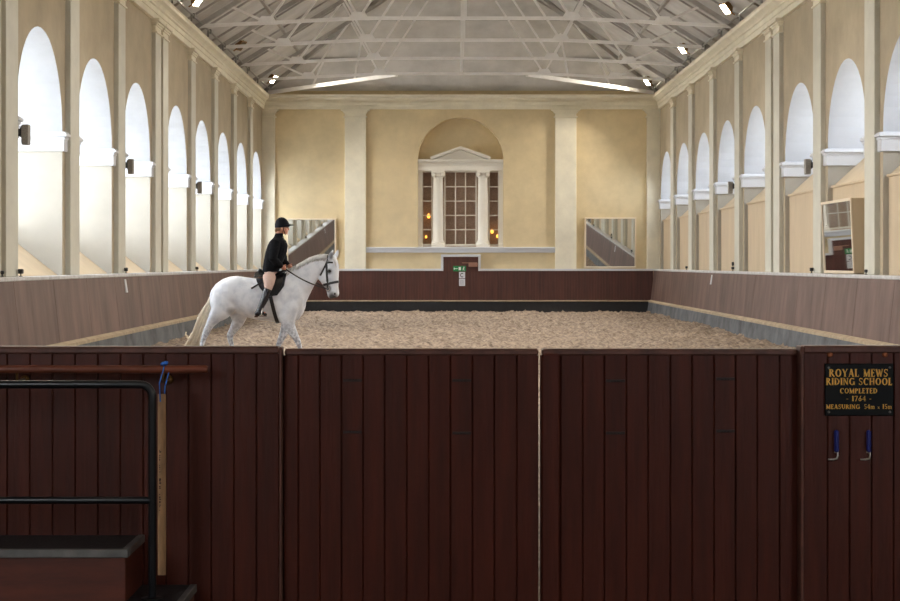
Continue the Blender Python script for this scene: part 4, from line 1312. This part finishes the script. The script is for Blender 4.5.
def dist(p):
    v_ = nt.nodes.new('ShaderNodeVectorMath')
    v_.operation = 'DISTANCE'
    nt.links.new(tc.outputs['Object'], v_.inputs[0])
    v_.inputs[1].default_value = p
    return v_.outputs['Value']
sep = nt.nodes.new('ShaderNodeSeparateXYZ')
nt.links.new(tc.outputs['Object'], sep.inputs[0])
col = mixc(mrange(nz_(7), 0.45, 0.7), lin((222, 226, 234)), lin((194, 200, 212)))
dap = math_('MULTIPLY', mrange(sep.outputs['Z'], 0.95, 0.50), mrange(nz_(24), 0.44, 0.58))
col = mixc(math_('MULTIPLY', dap, 0.7), col, lin((112, 118, 134)))
mz = turn((hp(334.5, 296.8)[0], -0.02, hp(334.5, 296.8)[1]))
col = mixc(mrange(dist(mz), 0.115, 0.055), col, lin((58, 56, 58)))
mz2 = turn((hp(330, 288.5)[0], -0.07, hp(330, 288.5)[1]))
col = mixc(math_('MULTIPLY', mrange(dist(mz2), 0.085, 0.04), 0.85), col, lin((60, 58, 60)))
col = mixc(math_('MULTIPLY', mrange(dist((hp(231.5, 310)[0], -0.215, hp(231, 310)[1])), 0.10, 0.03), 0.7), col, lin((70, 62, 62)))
epos = turn((hp(332.6, 271.3)[0], -0.10, hp(332.6, 271.3)[1]))
col = mixc(math_('MULTIPLY', mrange(dist(epos), 0.065, 0.03), 0.8), col, lin((66, 64, 68)))
ear = turn((hp(334.2, 255)[0], -0.09, hp(0, 255.0)[1]))
col = mixc(math_('MULTIPLY', mrange(dist(ear), 0.085, 0.05), 0.75), col, lin((74, 72, 76)))
nt.links.new(col, bs.inputs['Base Color'])
horse_me.materials.append(coat)
horse = thing('horse', 'light grey horse walking under saddle along the sand arena', 'horse', (HX, HY, 0))
link('body', horse_me, horse)
verts = [v.co.copy() for v in horse_me.vertices]
polys = [tuple(p.vertices) for p in horse_me.polygons]
BVH = BVHTree.FromPolygons(verts, polys)
def on_side(x, z, side=-1, off=0.01, ymax=1.5):
    """point on the horse's flank (side -1: toward the camera)"""
    h = BVH.ray_cast(Vector((x, side * ymax, z)), Vector((0, -side, 0)))
    if h[0] is None:
        return Vector((x, 0, z))
    return h[0] + h[1] * off
def wrap(center, u, v, off=0.008, n=40, R=0.8, a0=0, a1=360):
    c, u, v = Vector(center), Vector(u), Vector(v)
    out = []
    for k in range(n + (0 if a1 - a0 == 360 else 1)):
        t = math.radians(a0 + (a1 - a0) * k / n)
        d = (u * math.cos(t) + v * math.sin(t)).normalized()
        h = BVH.ray_cast(c, d)      # from inside the body out to the skin
        out.append((h[0] + d.normalized() * off) if h[0] else c + d * 0.1)
    return out
def band(mb, pts, w, th, axis, closed=False):
    """flat strap through pts, w wide along axis, th thick outward"""
    ax = Vector(axis).normalized()
    cen = sum((Vector(p) for p in pts), Vector()) / len(pts)
    rs = []
    N = len(pts)
    for i, p in enumerate(pts):
        p = Vector(p)
        t = Vector(pts[(i + 1) % N if closed else min(i + 1, N - 1)]) - Vector(pts[(i - 1) % N if closed else max(i - 1, 0)])
        nrm = t.cross(ax).normalized()
        if nrm.dot(p - cen) < 0:
            nrm = -nrm
        b = t.cross(nrm).normalized()
        rs.append([p + b * w / 2, p + b * w / 2 + nrm * th, p - b * w / 2 + nrm * th, p - b * w / 2])
    mb.rings(rs, True, 0, closed)
M_EYE = mat('dark_eye', (20, 17, 16), 0.1)
for s in (-1, 1):
    ex, ez = hp(332.6, 271.3)
    pe_ = turn((ex, s * 0.098, ez))
    build('eye', MB().ball(pe_, (0.036, 0.022, 0.027), 12, 8), M_EYE, horse, smooth=180)
    nx_, nz_ = hp(337.4, 293.6)
    build('nostril', MB().ball(turn((nx_ + 0.006, s * 0.062, nz_)), (0.016, 0.012, 0.022), 10, 6), mat('dark_nostril', (40, 36, 36), 0.6), horse, smooth=180)
M_HOOF = mat('grey_hoof', (92, 84, 76), 0.5)
for lg, dx in ((near_hind, .02), (far_hind, .03), (near_fore, .03), (far_fore, .0)):
    x, y = lg[-1][0] + dx, lg[-1][1]
    build('hoof', MB().rings([ell_ring((x + 0.012, y, 0.0), (0.072, 0, 0), (0, 0.062, 0), 16), ell_ring((x, y, 0.05), (0.060, 0, 0), (0, 0.053, 0), 16), ell_ring((x - 0.012, y, 0.085), (0.046, 0, 0), (0, 0.042, 0), 16)]), M_HOOF, horse, smooth=40)
# tail: long cream strands sweeping back
M_TAIL = mat('cream_tail_hair', (240, 228, 206), 0.6, var=0.15, scale=10)
M_MANE = mat('silver_mane_hair', (206, 206, 206), 0.6, var=0.2, scale=14)
tm = MB()
left = [(210.0, 297), (208.4, 302), (199.5, 315.4), (192.5, 334), (185, 345), (178, 356)]
right = [(211.5, 299), (210, 309), (208.0, 316), (204.2, 328), (200.5, 345), (197, 357)]
for k in range(150):
    u = rng.uniform(0, 1)
    d = rng.normal(0, 0.035)
    end = rng.uniform(0.82, 1.0)
    pts = []
    for i in range(6):
        t = i / 5 * end * 5
        j = min(int(t), 4); fr_ = t - j
        lx = left[j][0] + (left[j + 1][0] - left[j][0]) * fr_; ly = left[j][1] + (left[j + 1][1] - left[j][1]) * fr_
        rx = right[j][0] + (right[j + 1][0] - right[j][0]) * fr_; ry = right[j][1] + (right[j + 1][1] - right[j][1]) * fr_
        uu = min(1, max(0, u + rng.normal(0, 0.05)))
        X, Z = hp(lx + (rx - lx) * uu, ly + (ry - ly) * uu)
        pts.append((X, d * (0.4 + 0.25 * i), Z))
    tm.tube(pts, [0.016, 0.018, 0.017, 0.014, 0.009, 0.003], 5)
for k in range(8):          # flicked wisp
    q = [hp(190 + rng.uniform(-1, 1), 339), hp(187.5 + rng.uniform(-.5, .5), 337.5), hp(185.5, 334.5 + rng.uniform(-1, 1)), hp(186 + rng.uniform(-.6, .6), 332)]
    tm.tube([(x, rng.normal(0, 0.02), z) for x, z in q], [0.012, 0.012, 0.009, 0.004], 5)
build('tail', tm, M_TAIL, horse, smooth=180)
mm = MB()
crest = [(.52, 1.665), (.68, 1.735), (.86, 1.835), (1.0, 1.915), (1.14, 1.96), (1.25, 1.972), (1.31, 1.965)]
for k in range(190):
    t = rng.uniform(0, 5.999)
    j = int(t); fr_ = t - j
    x = crest[j][0] + (crest[j + 1][0] - crest[j][0]) * fr_
    z = crest[j][1] + (crest[j + 1][1] - crest[j][1]) * fr_
    s = -1 if rng.uniform() < 0.62 else 1
    L = rng.uniform(0.05, 0.105)
    pts = [(x, 0, z - 0.01), (x - 0.004, s * 0.022, z + 0.012)]
    for q in (0.45, 1.0):
        xx, zz = x - 0.03 * q + rng.normal(0, .008), z - L * q
        p = on_side(xx, zz, s, 0.008)
        pts.append(tuple(p) if abs(p.y) > 0.01 else (xx, s * 0.05 * (1 + q), zz))
    mm.tube(pts, [0.012, 0.014, 0.013, 0.004], 5)
build('mane', mm, M_MANE, horse, smooth=180)
fm = MB()
for k in range(26):
    a = turn((PIV[0] + 0.10 + rng.uniform(-.02, .02), rng.normal(0, .02), hp(0, 256.5)[1] + 0.02))
    b = turn((PIV[0] + 0.175, rng.normal(0, .03), hp(0, 261)[1]))
    c = turn((PIV[0] + 0.205, rng.normal(0, .045), hp(0, 266 + rng.uniform(-2, 2))[1]))
    fm.tube([a, b, c], [0.009, 0.009, 0.003], 5)
build('forelock', fm, M_MANE, horse, smooth=180)

# ------------------------------------------------------------------ saddle
M_LEATHER = mat('black_leather', (20, 20, 23), 0.32)
M_PAD = mat('dark_navy_pad', (30, 33, 42), 0.85)
sad = thing('saddle', 'black leather saddle with girth on the grey horse', 'saddle', (HX, HY, 0))
st = MB()
prof = [(0.10, 1.715, 0.085), (0.135, 1.745, 0.135), (0.19, 1.715, 0.155), (0.28, 1.668, 0.145), (0.38, 1.652, 0.12), (0.48, 1.69, 0.11), (0.55, 1.745, 0.10), (0.60, 1.745, 0.07)]
rs = []
for x, z, w in prof:
    rs.append([(x, -w, z - 0.045), (x, -w * 0.75, z - 0.008), (x, -w * 0.35, z + 0.002), (x, 0, z), (x, w * 0.35, z + 0.002), (x, w * 0.75, z - 0.008), (x, w, z - 0.045), (x, w * 0.8, z - 0.09), (x, 0, z - 0.085), (x, -w * 0.8, z - 0.09)])
st.rings(rs)
build('seat', st, M_LEATHER, sad, smooth=50)
def side_patch(name, poly, off, th, m, parent, sides=(-1, 1)):
    cx = sum(p[0] for p in poly) / len(poly); cz = sum(p[1] for p in poly) / len(poly)
    dense = []
    for a, b in zip(poly, poly[1:] + poly[:1]):
        for k in range(4):
            dense.append((a[0] + (b[0] - a[0]) * k / 4, a[1] + (b[1] - a[1]) * k / 4))
    for s in sides:
        N, K = len(dense), 5
        mbp = MB()
        for layer in (off, off + th):
            vs = [on_side(cx, cz, s, layer)]
            for r in range(1, K + 1):
                for (x, z) in dense:
                    vs.append(on_side(cx + (x - cx) * r / K, cz + (z - cz) * r / K, s, layer))
            fs = [(0, 1 + i, 1 + (i + 1) % N) for i in range(N)]
            for r in range(K - 1):
                for i in range(N):
                    a = 1 + r * N
                    fs.append((a + i, a + N + i, a + N + (i + 1) % N, a + (i + 1) % N))
            mbp.add(vs, fs)
        tot = 1 + K * N
        base_ = 1 + (K - 1) * N
        mbp.f += [(base_ + i, base_ + (i + 1) % N, tot + base_ + (i + 1) % N, tot + base_ + i) for i in range(N)]
        mbp.mi += [0] * N
        build(name, mbp, m, parent, smooth=50)
side_patch('saddle_pad', [(.61, 1.655), (.575, 1.44), (.46, 1.285), (.30, 1.27), (.17, 1.40), (.10, 1.52), (.075, 1.565), (.2, 1.575), (.4, 1.60)], 0.006, 0.014, M_PAD, sad)
side_patch('flap', [(.585, 1.665), (.56, 1.56), (.535, 1.44), (.47, 1.33), (.39, 1.272), (.31, 1.30), (.235, 1.42), (.19, 1.54), (.19, 1.585), (.4, 1.62)], 0.024, 0.012, M_LEATHER, sad)
for s in (-1, 1):
    cb = MB()
    cb.rings([ell_ring((0.075, s * 0.13, 1.615), (0.025, 0, 0), (0, 0.05, 0.03), 12), ell_ring((0.11, s * 0.135, 1.655), (0.055, 0, 0.01), (0, 0.06, 0.045), 12), ell_ring((0.20, s * 0.135, 1.645), (0.04, 0, 0), (0, 0.06, 0.05), 12)])
    build('panel', cb, M_LEATHER, sad, smooth=60)
g = MB()
axis_d = Vector((hp(277.0, 321)[0] - hp(271.5, 296)[0], 0, hp(0, 321)[1] - hp(0, 296)[1])).normalized()
cg = Vector((hp(274.4, 309)[0], 0, hp(0, 309)[1] + 0.06))
band(g, wrap(cg, axis_d, Vector((0, 1, 0)), 0.004, 36, 0.9, -120, 120), 0.062, 0.010, Vector((1, 0, 0.25)))
build('girth', g, M_LEATHER, sad, smooth=50)
sp_ = MB()
a, b = hp(253.2, 288.6), hp(263.5, 282.4)
pp = [on_side(a[0] + (b[0] - a[0]) * t, a[1] + (b[1] - a[1]) * t, -1, 0.016) for t in (0, .25, .5, .75, 1)]
sp_.tube([tuple(p) for p in pp], [0.017, 0.016, 0.014, 0.013, 0.013], 8)
build('strap', sp_, M_LEATHER, sad, smooth=60)
for s in (-1, 1):
    sl_ = MB()
    band(sl_, [on_side(0.36, 1.58, s, 0.042), on_side(0.33, 1.42, s, 0.045), on_side(0.28, 1.26, s, 0.03), Vector((0.235, s * 0.375, 1.08))], 0.028, 0.005, (1, 0, 0))
    build('stirrup_leather', sl_, M_LEATHER, sad)
    ir = MB()
    c = Vector((0.215, s * 0.395, 1.01))
    pts = [c + Vector((-0.005, -0.058, -0.055)), c + Vector((0.0, -0.06, -0.02)), c + Vector((0.01, -0.04, 0.045)), c + Vector((0.015, 0, 0.075)), c + Vector((0.01, 0.04, 0.045)), c + Vector((0, 0.06, -0.02)), c + Vector((-0.005, 0.058, -0.055))]
    ir.tube(pts, 0.008, 8)
    ir.bbox(c.x - 0.035, c.x + 0.03, c.y - 0.062, c.y + 0.062, c.z - 0.066, c.z - 0.052, 0.004)
    build('stirrup', ir, M_STEEL, sad, smooth=60)

# ------------------------------------------------------------------ bridle
br = thing('bridle', 'black leather bridle with reins on the grey horse', 'bridle', (HX, HY, 0))
def on_head(x, y, s=-1, off=0.006):
    """photo pixel on the head's near (s=-1) or far side"""
    X, Z = hp(x, y)
    if s < 0:
        return on_side(X, Z, -1, off)
    p = unturn(on_side(X, Z, -1, off))
    return turn((p.x, -p.y, p.z))
def strap(name, pix, w, th=0.006, sides=(-1, 1)):
    for s in sides:
        mbs = MB()
        P_ = [on_head(x, y, s) for x, y in pix]
        fine = []
        for a, b in zip(P_[:-1], P_[1:]):
            fine += [a.lerp(b, t) for t in (0, .34, .67)]
        fine.append(P_[-1])
        mbs.tube([tuple(p) for p in fine], w, 6, flat=(1, 0.55), up=(0, 0, 1) if abs(P_[-1].z - P_[0].z) < 0.05 else (1, 0, 0))
        build(name, mbs, M_LEATHER, br, smooth=60)
strap('cheekpiece', [(327.0, 263.0), (327.3, 268), (327.6, 274), (328.0, 281.5)], 0.021)
strap('throatlash', [(326.6, 264.0), (323.5, 270), (320.6, 275.5)], 0.015)
strap('browband', [(326.6, 263.0), (330.0, 262.4), (333.5, 262.6)], 0.014)
hc = turn((hp(331.8, 0)[0], 0, hp(0, 283.5)[1]))
nu = (turn((hp(340, 282)[0], 0, hp(0, 282.0)[1])) - turn((hp(324.5, 285.5)[0], 0, hp(0, 285.5)[1]))).normalized()
nv = turn((PIV[0], 1, PIV[1])) - Vector((PIV[0], 0, PIV[1]))
nb_ = MB()
band(nb_, wrap(hc, nu, nv, 0.003, 32, 0.45), 0.042, 0.008, nu.cross(nv), True)
build('noseband', nb_, M_LEATHER, br, smooth=50)
hp_ = MB()
pc = turn((hp(329, 0)[0], 0, hp(0, 261)[1]))
hl = [on_head(327.0, 263.0, -1), on_head(328.2, 259.5, -1)] + [turn((hp(329.2, 0)[0], y, hp(0, 255.6)[1] + 0.02 * (1 - abs(y) / 0.06))) for y in (-0.05, 0, 0.05)] + [on_head(328.2, 259.5, 1), on_head(327.0, 263.0, 1)]
hp_.tube([tuple(p) for p in hl], 0.014, 6, flat=(1, 0.6))
build('headpiece', hp_, M_LEATHER, br, smooth=60)
bitp = {}
for s in (-1, 1):
    c = on_head(328.4, 288.6, s, 0.010)
    bitp[s] = c
    rg = MB()
    t1, t2 = turn((PIV[0] + 1, 0, PIV[1])) - Vector((PIV[0], 0, PIV[1])), Vector((0, 0, 1))
    rg.rings([[tuple(c + (t1 * math.cos(a) + t2 * math.sin(a)) * (0.035 + 0.005 * math.cos(b_)) + nv * 0.005 * math.sin(b_)) for b_ in [2 * math.pi * q / 6 for q in range(6)]] for a in [2 * math.pi * k / 18 for k in range(18)]], False, 0, True)
    build('bit_ring', rg, M_STEEL, br, smooth=60)
strap('bit_cheek', [(328.0, 281.5), (328.2, 285), (328.4, 287.5)], 0.012)
HAND = {-1: Vector((0.56, -0.135, 1.755)), 1: Vector((0.645, 0.09, 1.77))}
for s in (-1, 1):
    r0, r1 = HAND[s] + Vector((0.03, 0, -0.02)), bitp[s] + Vector((-0.03, 0.0, 0.0))
    pts = []
    for k in range(13):
        t = k / 12
        p = r0.lerp(r1, t)
        p.z -= 0.035 * math.sin(math.pi * t)
        p.y += s * 0.085 * math.sin(math.pi * min(1, t * 1.1))
        pts.append(tuple(p))
    rn = MB().tube(pts, 0.011, 6, flat=(1.0, 0.5))
    build('rein', rn, M_LEATHER, br, smooth=60)

# ------------------------------------------------------------------ rider
person = thing('person', 'rider in dark helmet, black fleece, beige breeches and tall boots', 'person', (HX, HY, 0))
def limb(mb, pts, n=12):
    rs = []
    P_ = [Vector(p[:3]) for p in pts]
    for i, p in enumerate(P_):
        t = (P_[min(i + 1, len(P_) - 1)] - P_[max(i - 1, 0)]).normalized()
        u = t.orthogonal().normalized()
        ref = Vector((0, 1, 0)) if abs(t.y) < 0.8 else Vector((1, 0, 0))
        u = (ref - t * ref.dot(t)).normalized()
        rs.append(ell_ring(p, u * pts[i][3], t.cross(u) * (pts[i][4] if len(pts[i]) > 4 else pts[i][3]), n))
    mb.rings(rs)
def oval(x, z, rx, ry, y=0.0, dz=0.0, n=18):
    return ell_ring((x, y, z), (rx, 0, dz), (0, ry, 0), n, 0.9)
TORSO = [(.32, 1.66, .10, .15), (.325, 1.74, .115, .16), (.345, 1.88, .10, .135), (.38, 2.04, .115, .15), (.415, 2.17, .105, .165), (.435, 2.25, .08, .13), (.45, 2.30, .055, .065), (.475, 2.38, .052, .054), (.50, 2.44, .05, .05)]
bm_ = MB()
bm_.rings([oval(*t) for t in TORSO])
# skull, jaw, nose, brow, lips, chin, ears
bm_.ball((.525, 0, 2.485), (.098, .076, .108), 20, 14)
bm_.ball((.565, 0, 2.405), (.062, .056, .072), 16, 10)
bm_.ball((.585, 0, 2.352), (.030, .028, .024), 12, 8)
bm_.rings([oval(.612, 2.462, .012, .010), oval(.630, 2.432, .016, .012), oval(.636, 2.416, .017, .017), oval(.620, 2.405, .012, .012)])
bm_.ball((.607, 0, 2.385), (.017, .024, .008), 10, 6)
bm_.ball((.604, 0, 2.370), (.016, .022, .008), 10, 6)
bm_.ball((.607, 0, 2.476), (.016, .05, .010), 12, 6)
for s in (-1, 1):
    bm_.ball((.520, s * 0.078, 2.425), (.018, .010, .030), 10, 8)
    bm_.ball((.59, s * 0.040, 2.415), (.022, .018, .020), 10, 8)
ARM = {-1: [(.425, -.17, 2.205, .058), (.405, -.235, 2.06, .05), (.39, -.265, 1.91, .045), (.45, -.215, 1.845, .042), (.515, -.150, 1.785, .028)],
       1: [(.43, .17, 2.205, .058), (.47, .235, 2.06, .05), (.51, .255, 1.92, .045), (.53, .19, 1.86, .042), (.60, .105, 1.795, .028)]}
LEG = {s: [(.32, s * .09, 1.68, .10), (.32, s * .20, 1.60, .095), (.325, s * .285, 1.50, .078), (.315, s * .345, 1.39, .055), (.285, s * .365, 1.30, .052), (.235, s * .385, 1.17, .046), (.17, s * .395, 1.03, .034), (.14, s * .395, .985, .036)] for s in (-1, 1)}
for s in (-1, 1):
    limb(bm_, ARM[s]); limb(bm_, LEG[s])
    limb(bm_, [(.13, s * .395, .99, .036), (.20, s * .40, .985, .038, .028), (.275, s * .405, .985, .030, .02)])
    # hand: palm, four curled fingers, thumb
    h0 = HAND[s]
    bm_.ball(tuple(h0 + Vector((-0.012, 0, 0.006))), (.040, .021, .038), 12, 8)
    for k in range(4):
        z = h0.z + 0.028 - 0.0185 * k
        L = (.030, .034, .032, .026)[k]
        limb(bm_, [(h0.x + .008, h0.y + s * .012, z, .0088), (h0.x + .020 + L * .5, h0.y + s * .010, z - .002, .0088), (h0.x + .020 + L * .6, h0.y - s * .012, z - .003, .0082), (h0.x + .016, h0.y - s * .022, z - .003, .0078), (h0.x - .004, h0.y - s * .020, z - .002, .006)], 8)
    limb(bm_, [(h0.x - .018, h0.y - s * .010, h0.z + .026, .011), (h0.x + .006, h0.y - s * .016, h0.z + .046, .0098), (h0.x + .034, h0.y - s * .012, h0.z + .050, .0085), (h0.x + .044, h0.y - s * .010, h0.z + .047, .006)], 8)
body_me = remesh(bm_, 0.0058, 3, 0.4)
skin_m = mat('rider_skin', (222, 164, 138), 0.5, var=0.12, rgb2=(206, 140, 116), scale=14)
body_me.materials.append(skin_m)
link('body', body_me, person)
for s in (-1, 1):
    build('eye', MB().ball((.606, s * .031, 2.446), (.008, .011, .008), 10, 8), mat('rider_eye', (40, 30, 26), 0.2), person, smooth=180)
# black fleece jacket
jk = MB()
JT = [(.325, 1.685, .140, .215), (.335, 1.76, .152, .21), (.375, 1.88, .172, .20), (.415, 2.02, .186, .21), (.442, 2.14, .176, .215), (.452, 2.22, .140, .19), (.452, 2.275, .082, .105), (.462, 2.315, .072, .076), (.472, 2.352, .070, .070)]
jk.rings([oval(*t) for t in JT])
for s in (-1, 1):
    limb(jk, [(a[0], a[1], a[2], r) for a, r in zip(ARM[s], (.092, .084, .078, .070, .054))], 14)
    a, b = Vector(ARM[s][3][:3]), Vector(ARM[s][4][:3])
    c = b + (b - a).normalized() * 0.012
    limb(jk, [(*b, .050), (*c, .047)])
jk_me = remesh(jk, 0.009, 4, 0.5)
fle = mat('black_fleece', (19, 20, 23), 0.95, var=0.35, rgb2=(30, 31, 35), scale=26, bump=0.5, bscale=40, spec=0.1)
jk_me.materials.append(fle)
jo = link('jacket', jk_me, person)
zp = MB().tube([(.527, 0, 2.335), (.565, 0, 2.21), (.548, 0, 2.05), (.505, 0, 1.88), (.47, 0, 1.72)], 0.006, 6)
build('zip', zp, mat('dark_zip', (44, 45, 48), 0.4), jo)
# beige breeches
bz_ = MB()
bz_.rings([oval(.32, 1.64, .11, .165), oval(.32, 1.70, .128, .185), oval(.33, 1.80, .118, .17)])
for s in (-1, 1):
    limb(bz_, [(p[0], p[1], p[2], r) for p, r in zip(LEG[s][:6], (.118, .116, .094, .064, .058, .050))], 16)
bz_me = remesh(bz_, 0.010, 4, 0.5)
bz_me.materials.append(mat('beige_breeches', (206, 176, 164), 0.85, var=0.1, scale=12))
link('breeches', bz_me, person)
# tall boots
bt_m = mat('polished_black_boot', (24, 25, 33), 0.18)
for s in (-1, 1):
    b = MB()
    limb(b, [(.312, s * .358, 1.395, .068), (.285, s * .368, 1.31, .068), (.255, s * .378, 1.22, .064), (.215, s * .388, 1.13, .055), (.172, s * .395, 1.045, .044), (.150, s * .396, .995, .048), (.145, s * .396, .955, .042)], 16)
    rs = []
    for x, z0_, z1_, w in ((.095, .945, 1.0, .030), (.12, .94, 1.02, .042), (.17, .94, 1.045, .042), (.22, .94, 1.022, .044), (.265, .942, .998, .042), (.295, .945, .982, .030), (.303, .952, .97, .015)):
        rs.append(ell_ring((x, s * .40, (z0_ + z1_) / 2), (0, 0, (z1_ - z0_) / 2), (0, w, 0), 14, 0.8))
    b.rings(rs)
    bme_ = remesh(b, 0.008, 3, 0.4)
    bme_.materials.append(bt_m)
    bo = link('boot', bme_, person)
    so = MB().bbox(.135, .30, s * .40 - .036, s * .40 + .036, .930, .944, 0.004)
    so.bbox(.09, .145, s * .40 - .030, s * .40 + .030, .915, .944, 0.004)
    build('sole', so, mat('brown_boot_sole', (70, 46, 40), 0.6), bo)
# helmet with peak and harness
hm = MB()
rs = []
cx, cz = .522, 2.472
for k in range(11):
    a = math.pi / 2 * k / 10
    rr = math.cos(a) if k < 10 else 0.03
    h_ = math.sin(a)
    rs.append([(cx + .128 * rr * math.cos(t) - 0.012 * h_, .104 * rr * math.sin(t), cz + .156 * h_ - (0.020 * math.cos(t) * -1 if k == 0 else 0) * 0) for t in [2 * math.pi * q / 28 for q in range(28)]])
rs = [[(x, y * 0.97, z - 0.010 - 0.014 * (1 if x < cx else 0)) for x, y, z in rs[0]]] + rs
hm.rings(rs)
M_HELM = mat('navy_black_helmet', (17, 19, 28), 0.75, spec=0.2)
ho = build('helmet', hm, M_HELM, person, smooth=60)
pk = MB()
top_, bot_ = [], []
ns_ = 12
grid = []
for i in range(ns_ + 1):
    t = math.radians(-62 + 124 * i / ns_)
    row = []
    for q in (0, .5, 1):
        ext = 0.085 * q * max(0.0, math.cos(t * 1.35))
        row.append(Vector((cx + (.122 + ext) * math.cos(t), (.098 + ext * 0.6) * math.sin(t), cz + 0.014 - 0.012 * q + 0.012 * math.cos(t))))
    grid.append(row)
vs, fs = [], []
for lay in (0.0, 0.009):
    for row in grid:
        for p in row:
            vs.append(p + Vector((0, 0, lay)))
nn = (ns_ + 1) * 3
for lay in (0, nn):
    for i in range(ns_):
        for q in range(2):
            a = lay + i * 3 + q
            fs.append((a, a + 1, a + 4, a + 3))
for i in range(ns_):
    a = i * 3 + 2
    fs.append((a, a + 3, nn + a + 3, nn + a))
pk.add(vs, fs)
build('peak', pk, M_HELM, ho, smooth=50)
for s in (-1, 1):
    hs_ = MB().tube([(.545, s * .083, 2.45), (.555, s * .074, 2.40), (.572, s * .048, 2.345), (.582, 0, 2.322)], 0.006, 6)
    build('chin_strap', hs_, M_LEATHER, ho)
# hair gathered under the back of the helmet
hr_ = MB()
hr_.ball((.432, 0, 2.425), (.038, .060, .045), 14, 10)
hr_.ball((.425, 0, 2.400), (.034, .045, .034), 12, 8)
for k in range(22):
    t = math.radians(rng.uniform(95, 265))
    hr_.tube([(cx + .1 * math.cos(t), .085 * math.sin(t), 2.445), (cx + .098 * math.cos(t) - .01, .07 * math.sin(t), 2.41), (.425, .03 * math.sin(t), 2.385)], [0.008, 0.009, 0.005], 5)
build('hair', hr_, mat('light_brown_hair', (150, 112, 78), 0.6, var=0.3, scale=30), person, smooth=180)
